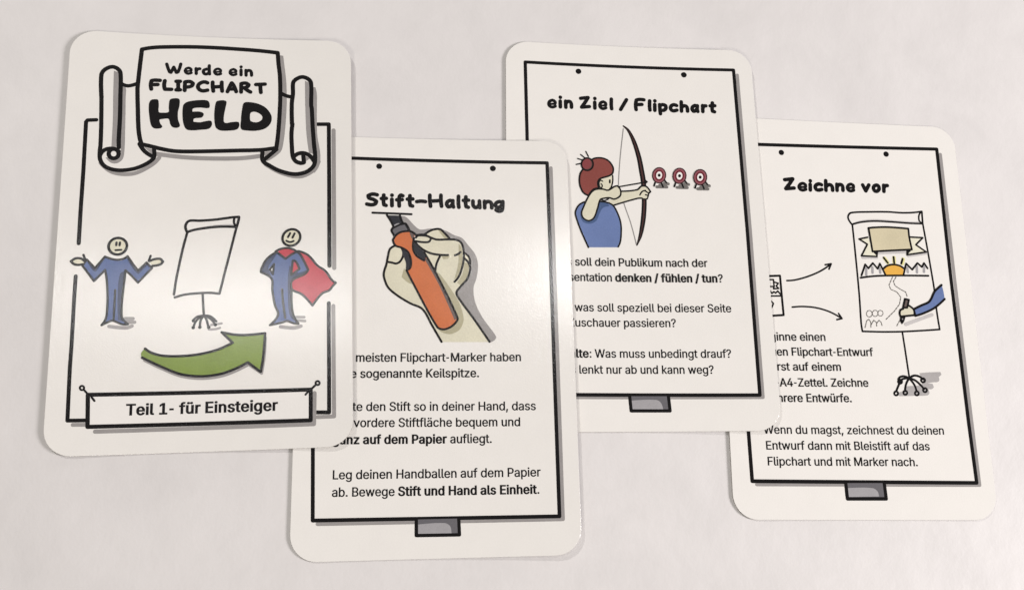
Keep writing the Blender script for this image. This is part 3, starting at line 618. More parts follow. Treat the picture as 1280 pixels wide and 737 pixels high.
CARDS[3] = dict(at=(33.619, 18.621, 0.01896), bow=(0.0007, -13.5, 0.0), corners=[(-34.45, 52.84), (33.91, 52.31), (34.08, -53.01), (-35.92, -52.81)],
  prints=[{'name': 'frame_shadow', 'prims': [('ss', 'grey_print', 0.87, '29.76,44.78 29.95,-0.51 29.82,-44.47 -28.1,-44.15')]},
 {'name': 'frame_line', 'prims': [('ss', 'ink', 0.92, '-29.2,46.69 28.81,46.27 29.13,-0.73 29.06,-43.88 -29.09,-43.47 -29.2,46.69')]},
 {'name': 'hole_dot', 'prims': [('c', 'ink', 1.59, '-14.6,44.65')]}, {'name': 'hole_dot', 'prims': [('c', 'ink', 1.61, '14.76,44.57')]},
 {'label': 'grey tab below the frame',
  'name': 'stand_tab',
  'prims': [('f', 'dark_grey_print', '-4.61,-43.96 5.47,-44.01 5.57,-47.64 -4.43,-47.7'), ('f', 'mid_grey_print', '-4.24,-45.05 2.1,-44.9 3.29,-45.63 3.81,-47.33 -4.1,-47.34'),
            ('ss', 'ink', 0.84, '-4.62,-44.15 -4.42,-47.64 5.57,-47.7 5.35,-44.07')]},
 {'label': 'lettering reading ein Ziel / Flipchart',
  'name': 'title_line',
  'prims': [('s', 'ink', 0.64, '-22.8,34.69 -21.33,34.88'), ('s', 'ink', 0.88, '-21.33,34.91 -21.35,35.47 -22,35.87 -22.78,35.5 -23.1,34.8 -22.82,34.12 -22.16,33.85 -21.29,34.16'),
            ('s', 'ink', 1.03, '-19.91,35.72 -19.93,33.98'), ('s', 'ink', 1.03, '-19.85,36.77 -19.84,36.83'), ('s', 'ink', 1.03, '-18.43,35.75 -18.43,33.95'),
            ('s', 'ink', 1.03, '-18.39,35.03 -17.82,35.69 -17.21,35.62 -16.92,35.09 -16.89,34.01'), ('s', 'ink', 1.03, '-14.28,36.73 -12.23,37.05 -13.13,35.54 -14.09,34.16 -11.97,34.42'),
            ('s', 'ink', 1.03, '-10.44,35.74 -10.48,33.99'), ('s', 'ink', 1.03, '-10.37,36.8 -10.37,36.86'), ('s', 'ink', 0.64, '-8.85,34.77 -7.45,34.94'),
            ('s', 'ink', 0.88, '-7.45,34.97 -7.46,35.54 -8.07,35.94 -8.82,35.59 -9.13,34.88 -8.87,34.2 -8.25,33.92 -7.42,34.22'), ('s', 'ink', 1.03, '-5.82,36.82 -5.92,35.11 -5.86,33.97'),
            ('s', 'ink', 1.03, '-3.39,33.85 -1.65,36.77'), ('s', 'ink', 1.05, '1.1,36.74 0.83,35.42 0.89,33.94'), ('s', 'ink', 1.05, '1.1,36.74 1.87,36.94 3.18,36.88'),
            ('s', 'ink', 1.05, '0.93,35.39 2.56,35.5'), ('s', 'ink', 1.05, '4.77,36.63 4.66,34.99 4.71,33.9'), ('s', 'ink', 1.05, '6.13,35.57 6.06,33.84'), ('s', 'ink', 1.05, '6.21,36.61 6.22,36.67'),
            ('s', 'ink', 1.05, '7.49,35.57 7.5,33.79 7.55,32.9'), ('s', 'ink', 1.05, '7.54,35.28 8.35,35.59 9.13,35.31 9.15,34.54 8.62,33.96 7.54,33.97'),
            ('s', 'ink', 1.05, '12.19,35.41 11.41,35.63 10.7,35.26 10.43,34.66 10.72,34.01 11.31,33.84 12.18,34.07'), ('s', 'ink', 1.05, '13.54,36.52 13.44,33.77'),
            ('s', 'ink', 1.05, '13.5,34.76 14.13,35.35 14.79,35.28 15.09,34.79 15.13,33.8'), ('s', 'ink', 1.05, '17.9,35.25 17.32,35.51 16.63,35.08 16.44,34.39 16.79,33.81 17.37,33.99 17.87,34.78'),
            ('s', 'ink', 1.05, '17.95,35.49 17.85,34.36 17.99,33.77'), ('s', 'ink', 1.05, '19.43,35.55 19.37,33.76'), ('s', 'ink', 1.05, '19.4,34.65 19.81,35.38 20.32,35.47'),
            ('s', 'ink', 1.05, '22.19,36.38 22.02,34.8 22.08,33.91 22.62,33.75'), ('s', 'ink', 1.05, '21.52,35.47 22.81,35.55')]},
 {'label': 'tall bow with an arrow on the string',
  'name': 'drawn_bow',
  'prims': [('s', 'string_print', 0.29, '-2.92,28.29 -4.13,20.26 -4.79,14.52 -4.99,12'), ('s', 'string_print', 0.28, '-4.38,9.96 -3.65,6.79 -2.14,1.63 -0.94,-4.13'),
            ('s', 'ink', (0.4, 0.79, 1.19, 1.34, 1.43, 1.43, 1.34, 1.34, 1.34, 1.19, 0.94, 0.35),
             '-2.88,29.07 -1.55,27.81 -0.15,24.56 0.97,20.15 1.54,16.04 1.8,13.74 1.86,10.53 1.73,6.89 1.33,3.26 0.73,0.11 0.19,-1.91 -0.8,-4.35'),
            ('s', 'wood_print', (0.07, 0.11, 0.27, 0.33, 0.42, 0.42, 0.38, 0.35, 0.31, 0.22, 0.13, 0.04),
             '-2.88,29.07 -1.55,27.81 -0.15,24.56 0.97,20.15 1.54,16.04 1.8,13.74 1.86,10.53 1.73,6.89 1.33,3.26 0.73,0.11 0.19,-1.91 -0.8,-4.35'),
            ('s', 'ink', 0.4, '-4.85,11.73 2.39,13.18'), ('f', 'ink', '2.43,13.94 3.12,13.26 2.36,12.6')]},
 {'label': 'archer in a blue top drawing a bow',
  'name': 'drawn_archer',
  'prims': [('f', 'skin_print', '-7.98,7.95 -4.66,8.59 -4.36,10.42 0.07,11 1.22,12.01 2.55,11.92 3.17,11.13 3.68,10.45 3.22,10.06 2.7,8.5 1.27,8.65 -0.05,8.56 -6.51,6.51 -7.57,7.28'),
            ('f', 'skin_print', '-10.17,13.48 -8.16,14.21 -6.58,15.06 -6.51,13.11 -6.95,11.61 -7.86,10.8 -9.39,10.94 -10.26,11.19 -10.53,12.56'),
            ('f', 'sky_blue_print',
             '-14.35,7.24 -15.9,6.3 -16.72,4.71 -16.67,2.92 -15.41,-0.97 -13.72,-5.1 -5.93,-4.98 -5.17,-3.33 -4.79,0.02 -4.95,2.26 -5.72,4.72 -6.73,6.51 -8.23,7.27 -10.19,7.52'),
            ('f', 'dark_blue_print',
             '-10.19,7.34 -8.45,7.15 -7.62,6.26 -9.39,5.78 -10.31,4.41 -11.38,2.14 -13.05,1.32 -14.77,1.73 -15.48,2.95 -15.42,4.74 -14.62,5.66 -15.15,2.96 -13.45,2.1 -11.9,2.8 -10.7,5.75'),
            ('s', 'ink', 0.46, '-13.72,-5.1 -15.41,-0.97 -16.67,2.92 -16.84,4.48 -15.9,6.3 -14.34,7.29'),
            ('s', 'ink', 0.46, '-10.19,7.52 -8.23,7.27 -6.73,6.51 -5.72,4.72 -4.95,2.26 -4.79,0.02 -5.17,-3.33 -5.82,-4.84'),
            ('f', 'skin_print',
             '-7.87,10.68 -9.17,10.95 -10.93,10.91 -12.16,10.24 -13.43,8.4 -14.73,5.66 -15.21,4.3 -14.89,2.96 -13.45,2.14 -12.01,2.91 -10.92,5.52 -10.06,8.02 -8.84,8.46 -7.52,8.58 -6.22,8.26 '
             '-4.63,9.27 -4.52,10.87 -5.28,11.95 -6.06,11.75'),
            ('s', 'ink', 0.45, '-4.36,10.46 0.07,11 1.22,12.01 2.55,11.92 3.62,10.5 3.11,10.05'), ('s', 'ink', 0.44, '-6.62,6.51 -0.05,8.56 1.27,8.65'),
            ('s', 'ink', 0.37, '-9.73,8.03 -9.08,7.77 -8.42,7.94 -7.74,8.41'), ('s', 'ink', 0.37, '2.26,10.66 3.11,10.05 2.97,9.41 2.21,9.63'), ('s', 'ink', 0.37, '2.97,9.41 2.63,8.49 1.81,8.37'),
            ('s', 'ink', 0.4, '0.7,9.56 1.37,10.53 2.27,10.82'), ('s', 'ink', 0.39, '-6.43,14.83 -6.51,13.11 -6.95,11.61 -7.41,11.03'), ('s', 'ink', 0.49, '-7.26,13.5 -7.29,12.86'),
            ('s', 'ink', 0.34, '-9.19,13.16 -9.73,13.49 -10.19,12.79 -10.03,11.43 -9.55,11.33 -9.35,12.01 -9.66,12.46'),
            ('s', 'ink', 0.46,
             '-7.87,10.68 -9.17,10.95 -10.93,10.91 -12.16,10.24 -13.43,8.4 -14.73,5.66 -15.21,4.3 -14.89,2.96 -13.45,2.14 -12.01,2.91 -10.92,5.52 -10.06,8.02 -8.84,8.46 -7.52,8.58 -6.22,8.26 '
             '-4.63,9.27 -4.52,10.87 -5.28,11.95 -6.06,11.75 -7.87,10.68')]},
 {'label': 'reddish brown hair with a spiky bun',
  'name': 'archer_hair',
  'prims': [('f', 'hair_print',
             '-11.7,19.3 -9.47,19.75 -7.51,19.06 -6.26,17.25 -6.37,15.63 -7.25,14.81 -9.93,13.83 -10.52,12.78 -10.37,11.19 -11.81,10.82 -13.19,9.08 -14.47,9.84 -15.28,11.52 -15.48,13.34 -15.15,15.17 '
             '-14.22,16.58'),
            ('s', 'ink', 0.47,
             '-11.7,19.3 -9.47,19.75 -7.51,19.06 -6.26,17.25 -6.37,15.63 -7.25,14.81 -9.93,13.83 -10.52,12.78 -10.37,11.19 -11.81,10.82 -13.19,9.08 -14.47,9.84 -15.28,11.52 -15.48,13.34 -15.15,15.17 '
             '-14.22,16.58 -11.7,19.3'),
            ('fs', 'hair_shade_print',
             '-11.6,17.89 -11.7,17.35 -11.94,16.85 -12.31,16.46 -12.76,16.2 -13.25,16.1 -13.74,16.17 -14.17,16.41 -14.51,16.78 -14.71,17.26 -14.77,17.8 -14.67,18.34 -14.43,18.84 -14.07,19.24 '
             '-13.61,19.5 -13.12,19.6 -12.63,19.53 -12.2,19.29 -11.86,18.91 -11.65,18.43'),
            ('fs', 'bun_print',
             '-12.1,18.02 -12.18,17.56 -12.38,17.14 -12.67,16.81 -13.04,16.59 -13.43,16.51 -13.82,16.57 -14.17,16.77 -14.44,17.08 -14.61,17.49 -14.66,17.94 -14.58,18.4 -14.38,18.82 -14.09,19.15 '
             '-13.72,19.37 -13.32,19.46 -12.93,19.39 -12.58,19.2 -12.31,18.88 -12.14,18.47'),
            ('s', 'ink', 0.47,
             '-11.6,17.89 -11.7,17.35 -11.94,16.85 -12.31,16.46 -12.76,16.2 -13.25,16.1 -13.74,16.17 -14.17,16.41 -14.51,16.78 -14.71,17.26 -14.77,17.8 -14.67,18.34 -14.43,18.84 -14.07,19.24 '
             '-13.61,19.5 -13.12,19.6 -12.63,19.53 -12.2,19.29 -11.86,18.91 -11.65,18.43 -11.6,17.89'),
            ('s', 'ink', 0.35, '-16.16,17.69 -14.94,18'), ('s', 'ink', 0.35, '-15.73,19.36 -14.57,19.03'), ('s', 'ink', 0.35, '-14.85,20.52 -13.78,19.63'),
            ('s', 'ink', 0.35, '-13.43,21.44 -12.77,20.03')],
  'under': 'drawn_archer'},
 {'label': 'round red and white target on three legs',
  'name': 'archery_target',
  'prims': [('s', 'shade_print', 0.8, '5.43,11.89 8.14,11.88'), ('s', 'shade_print', 0.67, '6.22,12.43 7.08,12.62'), ('s', 'shade_print', 0.8, '7.53,12.98 8.58,12.77'),
            ('s', 'shade_print', 0.67, '7.06,12.27 7.92,12.37'), ('s', 'ink', 0.47, '5.07,13.21 4.64,12.14'), ('s', 'ink', 0.47, '6.68,13.14 7.07,11.92'), ('s', 'ink', 0.47, '7.57,13.87 8.09,13.11'),
            ('fs', 'maroon_ink_print',
             '8.11,15 7.87,14.23 7.44,13.57 6.85,13.1 6.19,12.88 5.53,12.94 4.95,13.27 4.52,13.82 4.29,14.54 4.3,15.34 4.53,16.11 4.96,16.78 5.55,17.25 6.21,17.47 6.88,17.41 7.46,17.08 7.89,16.52 '
             '8.11,15.8'),
            ('fs', 'dusty_red_print',
             '7.82,15.03 7.62,14.35 7.25,13.78 6.75,13.37 6.18,13.18 5.62,13.23 5.13,13.51 4.77,14 4.58,14.62 4.58,15.31 4.78,15.99 5.15,16.56 5.65,16.97 6.22,17.16 6.78,17.12 7.27,16.83 7.64,16.35 '
             '7.83,15.72'),
            ('fs', 'maroon_print',
             '7.41,15.06 7.26,14.54 6.98,14.09 6.6,13.77 6.18,13.62 5.76,13.66 5.39,13.88 5.12,14.25 4.98,14.74 4.99,15.28 5.14,15.8 5.42,16.25 5.8,16.57 6.22,16.72 6.64,16.68 7.01,16.46 7.28,16.09 '
             '7.42,15.6'),
            ('fs', 'paper_print',
             '7.01,15.1 6.9,14.73 6.71,14.41 6.46,14.19 6.18,14.08 5.9,14.1 5.65,14.26 5.47,14.52 5.38,14.86 5.39,15.24 5.5,15.61 5.69,15.93 5.94,16.15 6.22,16.26 6.51,16.24 6.75,16.08 6.93,15.82 '
             '7.02,15.48'),
            ('fs', 'ink',
             '6.61,15.13 6.56,14.98 6.47,14.85 6.34,14.75 6.2,14.71 6.06,14.72 5.94,14.79 5.85,14.9 5.8,15.05 5.8,15.21 5.84,15.36 5.94,15.49 6.06,15.59 6.2,15.63 6.34,15.62 6.46,15.55 6.56,15.44 '
             '6.6,15.29')]},
 {'label': 'round red and white target on three legs',
  'name': 'archery_target',
  'prims': [('s', 'shade_print', 0.8, '10.94,11.8 13.66,11.78'), ('s', 'shade_print', 0.67, '11.74,12.34 12.6,12.52'), ('s', 'shade_print', 0.8, '13.05,12.88 14.11,12.67'),
            ('s', 'shade_print', 0.67, '12.58,12.17 13.44,12.27'), ('s', 'ink', 0.47, '10.59,13.12 10.16,12.05'), ('s', 'ink', 0.47, '12.21,13.05 12.59,11.82'),
            ('s', 'ink', 0.47, '13.1,13.77 13.62,13.01'),
            ('fs', 'maroon_ink_print',
             '13.64,14.91 13.4,14.13 12.96,13.47 12.38,13 11.71,12.79 11.05,12.85 10.47,13.18 10.04,13.74 9.82,14.46 9.83,15.25 10.06,16.03 10.5,16.69 11.09,17.16 11.76,17.38 12.42,17.32 13,16.99 '
             '13.43,16.43 13.65,15.7'),
            ('fs', 'dusty_red_print',
             '13.35,14.93 13.15,14.26 12.77,13.68 12.27,13.28 11.71,13.09 11.15,13.14 10.66,13.42 10.29,13.91 10.11,14.53 10.11,15.23 10.32,15.9 10.69,16.48 11.19,16.89 11.76,17.08 12.32,17.03 '
             '12.82,16.74 13.18,16.25 13.36,15.62'),
            ('fs', 'maroon_print',
             '12.95,14.97 12.79,14.44 12.51,13.99 12.13,13.68 11.71,13.53 11.28,13.57 10.92,13.79 10.65,14.16 10.51,14.65 10.52,15.19 10.68,15.72 10.96,16.17 11.34,16.48 11.76,16.63 12.19,16.6 '
             '12.55,16.37 12.82,16 12.96,15.51'),
            ('fs', 'paper_print',
             '12.54,15.01 12.44,14.64 12.24,14.32 11.99,14.09 11.71,13.99 11.43,14.01 11.18,14.17 11,14.43 10.91,14.77 10.92,15.15 11.03,15.52 11.22,15.84 11.48,16.07 11.76,16.17 12.04,16.15 '
             '12.29,15.99 12.47,15.73 12.55,15.39'),
            ('fs', 'ink',
             '12.14,15.04 12.09,14.89 12,14.76 11.87,14.66 11.73,14.62 11.59,14.63 11.47,14.7 11.38,14.81 11.33,14.96 11.33,15.12 11.38,15.27 11.47,15.4 11.59,15.5 11.73,15.54 11.88,15.53 12,15.46 '
             '12.09,15.35 12.14,15.2')]},
 {'label': 'round red and white target on three legs',
  'name': 'archery_target',
  'prims': [('s', 'shade_print', 0.8, '16.54,11.47 19.26,11.45'), ('s', 'shade_print', 0.67, '17.34,12.01 18.2,12.2'), ('s', 'shade_print', 0.8, '18.65,12.56 19.71,12.34'),
            ('s', 'shade_print', 0.67, '18.18,11.84 19.04,11.94'), ('s', 'ink', 0.47, '16.2,12.8 15.75,11.73'), ('s', 'ink', 0.47, '17.81,12.73 18.19,11.49'),
            ('s', 'ink', 0.47, '18.71,13.44 19.22,12.69'),
            ('fs', 'maroon_ink_print',
             '19.25,14.58 19.01,13.8 18.57,13.14 17.98,12.68 17.31,12.47 16.65,12.53 16.07,12.86 15.65,13.42 15.43,14.14 15.44,14.94 15.68,15.72 16.12,16.38 16.71,16.85 17.38,17.06 18.04,17 '
             '18.62,16.67 19.05,16.1 19.27,15.38'),
            ('fs', 'dusty_red_print',
             '18.97,14.61 18.76,13.93 18.38,13.36 17.88,12.95 17.31,12.77 16.75,12.82 16.26,13.11 15.9,13.59 15.71,14.22 15.72,14.91 15.93,15.59 16.31,16.16 16.81,16.57 17.38,16.76 17.95,16.71 '
             '18.44,16.42 18.8,15.93 18.98,15.3'),
            ('fs', 'maroon_print',
             '18.56,14.65 18.4,14.12 18.11,13.67 17.74,13.36 17.31,13.21 16.89,13.25 16.52,13.47 16.25,13.85 16.12,14.33 16.13,14.87 16.29,15.4 16.58,15.85 16.96,16.17 17.38,16.32 17.81,16.28 '
             '18.17,16.05 18.44,15.67 18.57,15.19'),
            ('fs', 'paper_print',
             '18.16,14.68 18.05,14.31 17.85,14 17.6,13.77 17.31,13.67 17.03,13.69 16.79,13.85 16.61,14.11 16.52,14.46 16.54,14.84 16.64,15.21 16.84,15.52 17.09,15.75 17.38,15.86 17.66,15.83 '
             '17.9,15.67 18.08,15.41 18.17,15.06'),
            ('fs', 'ink',
             '17.75,14.72 17.7,14.57 17.61,14.43 17.48,14.34 17.34,14.3 17.2,14.31 17.08,14.38 16.99,14.49 16.94,14.64 16.94,14.8 16.99,14.95 17.08,15.09 17.21,15.18 17.35,15.22 17.49,15.21 '
             '17.61,15.14 17.7,15.03 17.75,14.88')]},
 {'label': 'text line reading Was soll dein Publikum nach der', 'name': 'text_line', 'prims': [('t', 'ink', 'Was soll dein Publikum nach der', -23.84, -10.06, -0.0013, 3.9, 4.185)]},
 {'label': 'text line reading Präsentation denken / fühlen / tun?', 'name': 'text_line', 'prims': [('t', 'ink', 'Präsentation *denken / fühlen / tun*?', -23.4, -14.16, -0.0025, 3.818, 4.185)]},
 {'label': 'text line reading Und was soll speziell bei dieser Seite', 'name': 'text_line', 'prims': [('t', 'ink', 'Und was soll speziell bei dieser Seite', -23.97, -22.09, -0.0039, 3.893, 4.185)]},
 {'label': 'text line reading im Zuschauer passieren?', 'name': 'text_line', 'prims': [('t', 'ink', 'im Zuschauer passieren?', -23.52, -26.11, -0.002, 3.912, 4.185)]},
 {'label': 'text line reading Inhalte: Was muss unbedingt drauf?', 'name': 'text_line', 'prims': [('t', 'ink', '*Inhalte*: Was muss unbedingt drauf?', -24.23, -34.08, -0.0027, 3.892, 4.185)]},
 {'label': 'text line reading Was lenkt nur ab und kann weg?', 'name': 'text_line', 'prims': [('t', 'ink', 'Was lenkt nur ab und kann weg?', -23.74, -38.18, -0.0033, 3.878, 4.185)]}])
CARDS[2] = dict(at=(-18.920, -11.449, 0.02333), bow=(0.00068, -14.5, 0.0), corners=[(-34.26, 52.85), (34.45, 52.55), (34.39, -53.33), (-34.52, -53.36)],
  prints=[{'name': 'frame_shadow', 'prims': [('ss', 'grey_print', 0.92, '30.06,44.95 30.09,-0.01 30.06,-44.88 -28.22,-44.73')]},
 {'name': 'frame_line', 'prims': [('ss', 'ink', 0.92, '-31.33,46.98 29.11,46.36 29.25,-44.18 -29.36,-43.9 -31.33,46.98')]}, {'name': 'hole_dot', 'prims': [('c', 'ink', 1.52, '-14.64,44.85')]},
 {'name': 'hole_dot', 'prims': [('c', 'ink', 1.55, '14.82,44.74')]},
 {'label': 'grey tab below the frame',
  'name': 'stand_tab',
  'prims': [('f', 'dark_grey_print', '-5.13,-44.19 4.98,-44.18 5.12,-47.96 -5.13,-47.89'), ('f', 'mid_grey_print', '-4.66,-45.36 1.57,-45.15 2.88,-45.88 3.22,-47.62 -4.66,-47.62'),
            ('ss', 'ink', 0.8, '-5.13,-44.31 -5.13,-47.89 5.12,-47.96 4.98,-44.29')]},
 {'label': 'lettering reading Stift-Haltung',
  'name': 'title_line',
  'prims': [('s', 'ink', 1.02, '-15.09,37.06 -16.22,37.25 -17.35,36.81 -17.16,36.18 -16.07,35.82 -15.26,35.3 -15.52,34.66 -16.42,34.35 -17.68,34.53'),
            ('s', 'ink', 1.02, '-13.41,37.05 -13.46,35.37 -13.34,34.42 -12.81,34.25'), ('s', 'ink', 1.02, '-13.99,36.08 -12.76,36.16'), ('s', 'ink', 1.02, '-11.34,35.95 -11.3,34.21'),
            ('s', 'ink', 1.02, '-11.32,37 -11.31,37.06'), ('s', 'ink', 1.02, '-8.56,36.92 -8.98,37.12 -9.42,36.69 -9.45,34.14'), ('s', 'ink', 1.02, '-10.08,35.81 -8.7,35.89'),
            ('s', 'ink', 1.02, '-6.72,37 -6.78,35.32 -6.65,34.36 -6.07,34.19'), ('s', 'ink', 1.02, '-7.37,36.03 -6,36.11'), ('s', 'ink', 1.02, '-4.97,35.41 -3.87,35.55 -2.77,35.44'),
            ('s', 'ink', 1.02, '-1.63,37.2 -1.63,35.69 -1.44,34.19'), ('s', 'ink', 1.02, '1.24,37.24 1.23,35.73 1.37,34.23'), ('s', 'ink', 1.02, '-1.58,35.57 1.23,35.79'),
            ('s', 'ink', 1.02, '4.27,35.56 3.61,35.83 2.87,35.4 2.7,34.7 3.13,34.1 3.76,34.29 4.26,35.08'), ('s', 'ink', 1.02, '4.3,35.8 4.26,34.66 4.45,34.06'),
            ('s', 'ink', 1.02, '5.77,37.02 5.72,35.21 5.82,34'), ('s', 'ink', 1.02, '7.67,36.85 7.59,35.16 7.7,34.19 8.26,34.02'), ('s', 'ink', 1.02, '7.03,35.88 8.35,35.95'),
            ('s', 'ink', 1.02, '9.49,35.74 9.54,34.54 10,33.97 10.66,34.12 11.14,34.85'), ('s', 'ink', 1.02, '11.16,35.76 11.23,33.95'), ('s', 'ink', 1.02, '12.47,35.7 12.51,33.89'),
            ('s', 'ink', 1.02, '12.53,34.97 13.2,35.61 13.93,35.52 14.28,34.98 14.33,33.9'), ('s', 'ink', 1.02, '17.06,35.35 16.31,35.62 15.46,35.19 15.3,34.56 15.74,34.02 16.47,34.14 17.05,34.87'),
            ('s', 'ink', 1.02, '17.22,35.63 17.11,33.84 16.87,33.18 16.07,33.02 15.43,33.35')]},
 {'label': 'line drawn by the marker tip', 'name': 'marker_stroke', 'prims': [('s', 'ink', 0.58, '-16.23,32.24 -11.29,32.13 -6.33,31.99')]},
 {'label': 'hand gripping a fat marker',
  'name': 'drawn_hand',
  'prims': [('f', 'grey_print',
             '-9.25,31.47 -7.73,31.22 -5.44,28.84 -4.16,27.92 -1.62,28.21 0.43,28.23 2.47,27.64 4.5,26.53 6.54,25.74 8.05,23.88 9.81,21.49 10.54,18.84 10.1,15.16 9.3,12.54 9.75,8.64 11.59,4.76 '
             '14.77,0.12 14.63,-0.64 13.62,-1.35 12.99,-1.34 4.87,11.5 7.94,15.15 5.49,23.07 -3.15,26.33 -6.45,26.96 -8.74,29.6'),
            ('f', 'skin_print',
             '-3.15,26.6 -1.11,27.82 0.94,28.05 2.21,27.05 3.47,25.45 5.51,25.2 6.53,24.4 6.96,22.28 8.27,20.69 8.55,18.84 8.48,17.26 7.44,15.15 6.15,13.32 4.99,11.5 5.36,10.2 9.32,4.51 13.11,-1.34 '
             '1.26,-1.28 -1.21,2.99 -3.56,7.09 -6.68,8.63 -9.93,10.67 -12.18,12.73 -13.19,15.31 -13.25,16.61 -12.59,19.23 -12.23,20.81 -11.74,22.66 -10.61,23.51 -8.72,22.95 -5.43,18.77 -3.16,21.95 '
             '-5.44,25.91 -4.67,26.45'),
            ('f', 'skin_shade_print', '-8.2,17.7 -7.57,16.66 -6.19,13.54 -7.19,13.93 -8.82,15.35'),
            ('f', 'skin_shade_print', '-0.14,16.7 0.87,16.18 5.47,9.16 6.57,5.8 6.67,4 5.65,1.83 3.52,0.74 1.77,0.95 0.28,1.84 2.78,1.84 4.79,3.5 5.31,4.91'),
            ('f', 'skin_shade_print', '5.63,24.27 6.38,23.07 6.41,18.83 5.16,15.41 4.39,14.76 5.45,18.83'), ('f', 'skin_shade_print', '1.27,20.98 3.31,20.93 2.92,20.19 1.65,20.13'),
            ('f', 'skin_shade_print', '7.1,19.23 7.99,19.1 8.48,17.52 7.56,14.76 6.15,13.19 5.14,13.97 6.56,16.46'), ('f', 'skin_shade_print', '0.42,27.97 1.06,27.97 3.34,25.45 2.32,25.44'),
            ('s', 'ink', 0.58, '-5.18,26.39 -3.15,26.52 -1.12,25.68 0.15,25.29 2.96,25.34 5,25.25 6.27,24.54 6.89,22.54 6.86,19.89 6.45,17.78 5.54,15.41 4.51,14.21'),
            ('s', 'ink', 0.56, '-5.18,25.78 -4.67,26.31 -2.39,26.2 -1.37,25.68 -1.83,24.74 -3.15,24.55 -5.44,24.84'), ('s', 'ink', 0.58, '-5.44,24.58 -3.92,23 -1.64,21.7 0.89,21.24 2.93,21.2'),
            ('s', 'ink', 0.58, '4.71,21.15 5.47,21.47 6.12,22.01'), ('s', 'ink', 0.58, '0.89,20.92 -0.01,18.81 -0.34,16.97'),
            ('s', 'ink', 0.59, '-3.02,26.6 -1.11,27.82 0.94,28.05 2.2,26.91 3.47,25.45'), ('s', 'ink', 0.54, '7.01,21.88 8.27,20.69 8.5,18.84'),
            ('s', 'ink', 0.58, '6.99,20.42 8.25,18.97 8.48,17.26 7.69,14.89 6.15,13.06 4.99,11.5 5.36,10.2 9.32,4.51 13.12,-1.27'),
            ('s', 'ink', 0.57, '-10.61,23.51 -11.74,22.66 -12.23,20.81 -12.59,18.71 -13.2,16.61 -13.19,15.31 -12.18,12.73 -9.93,10.67 -6.68,8.63 -3.56,7.09 -1.21,2.99 1.14,-1.21'),
            ('s', 'ink', 0.58, '-10.61,23.51 -9.22,23.35 -8.46,22.16 -8.46,20.85 -9.21,19.4 -10.21,18.86 -11.22,19.11 -12.09,19.24')]},
 {'label': 'orange marker with a dark tip',
  'name': 'drawn_marker',
  'prims': [('f', 'black_grip_print', '-12.55,31.63 -9.25,31.58 -8.49,29.6 -7.72,29.4 -6.83,27.62 -8.73,27.41 -10.62,25.98 -11.47,27.69 -10.89,28.55'),
            ('f', 'dark_grey_print', '-11.31,27.64 -9.75,28.7 -8.1,29.13 -7.26,27.7 -8.73,27.33 -10.55,25.98'), ('f', 'mid_grey_print', '-11.07,28.82 -9.75,29.53 -9.3,29.38 -10.71,28.5'),
            ('f', 'orange_print',
             '-11,25.04 -10.5,25.98 -8.73,27.2 -6.7,27.44 -5.44,26.65 -5.82,24.57 -5.69,22.46 -4.68,20.88 -3.16,21.16 -2.15,20.37 -0.14,16.7 5.18,4.91 4.79,3.75 3.53,2.48 1.53,1.92 0.04,2.48 '
             '-6.94,15.62 -7.57,17.05 -6.44,18.76 -7.2,21.39 -8.72,22.95 -10.36,23.6'),
            ('f', 'brown_grey_print', '-3.04,20.1 -2.15,20.37 -0.14,16.7 5.18,4.91 4.45,4.27 0.85,12.79 -1.15,16.7'), ('f', 'brown_grey_print', '-6.83,27.22 -5.56,26.65 -5.94,24.97 -6.5,26.03'),
            ('f', 'black_grip_print', '-8.85,23.08 -7.58,22.17 -6.49,20.34 -6.44,18.63 -7.07,17.4 -7.75,17.5 -7.75,19.15 -8.46,21.11'),
            ('f', 'black_grip_print', '-5.56,24.31 -4.68,23.52 -3.16,21.95 -2.65,21.16 -2.91,19.63 -3.92,20.1 -5.23,21.35 -5.94,22.98'),
            ('s', 'ink', 0.55,
             '-12.55,31.63 -10.89,28.55 -11.39,27.64 -10.62,25.9 -11,25.04 -10.36,23.6 -8.72,23.01 -7.2,21.91 -6.44,19.55 -6.69,17.71 -7.57,17.18 -6.19,14.32 0.04,2.61 1.53,1.92 3.28,2.43 4.79,3.75 '
             '5.18,4.91 -0.14,16.44 -2.4,20.63 -3.16,21.95'),
            ('s', 'ink', 0.56, '-9.25,31.58 -8.49,29.6 -7.72,29.35 -6.83,27.62'), ('s', 'ink', 0.56, '-10.62,25.9 -9.74,26.79 -8.73,27.25 -6.7,27.44 -5.56,26.84 -5.18,26.39'),
            ('s', 'ink', 0.51, '-11.22,28.1 -9.75,28.92 -8.49,29.47'), ('s', 'ink', 0.55, '-5.69,25.64 -5.94,22.98 -5.18,21.14 -3.16,19.71')]},
 {'label': 'text line reading Die meisten Flipchart-Marker haben', 'name': 'text_line', 'prims': [('t', 'ink', 'Die meisten Flipchart-Marker haben', -24.93, -6.17, -0.001, 3.913, 4.185)]},
 {'label': 'text line reading eine sogenannte Keilspitze.', 'name': 'text_line', 'prims': [('t', 'ink', 'eine sogenannte Keilspitze.', -25.06, -10.15, 0.0, 3.949, 4.185)]},
 {'label': 'text line reading Halte den Stift so in deiner Hand, dass', 'name': 'text_line', 'prims': [('t', 'ink', 'Halte den Stift so in deiner Hand, dass', -24.87, -18.2, -0.0059, 3.939, 4.185)]},
 {'label': 'text line reading die vordere Stiftfläche bequem und', 'name': 'text_line', 'prims': [('t', 'ink', 'die vordere Stiftfläche bequem und', -24.85, -22.1, -0.006, 3.91, 4.185)]},
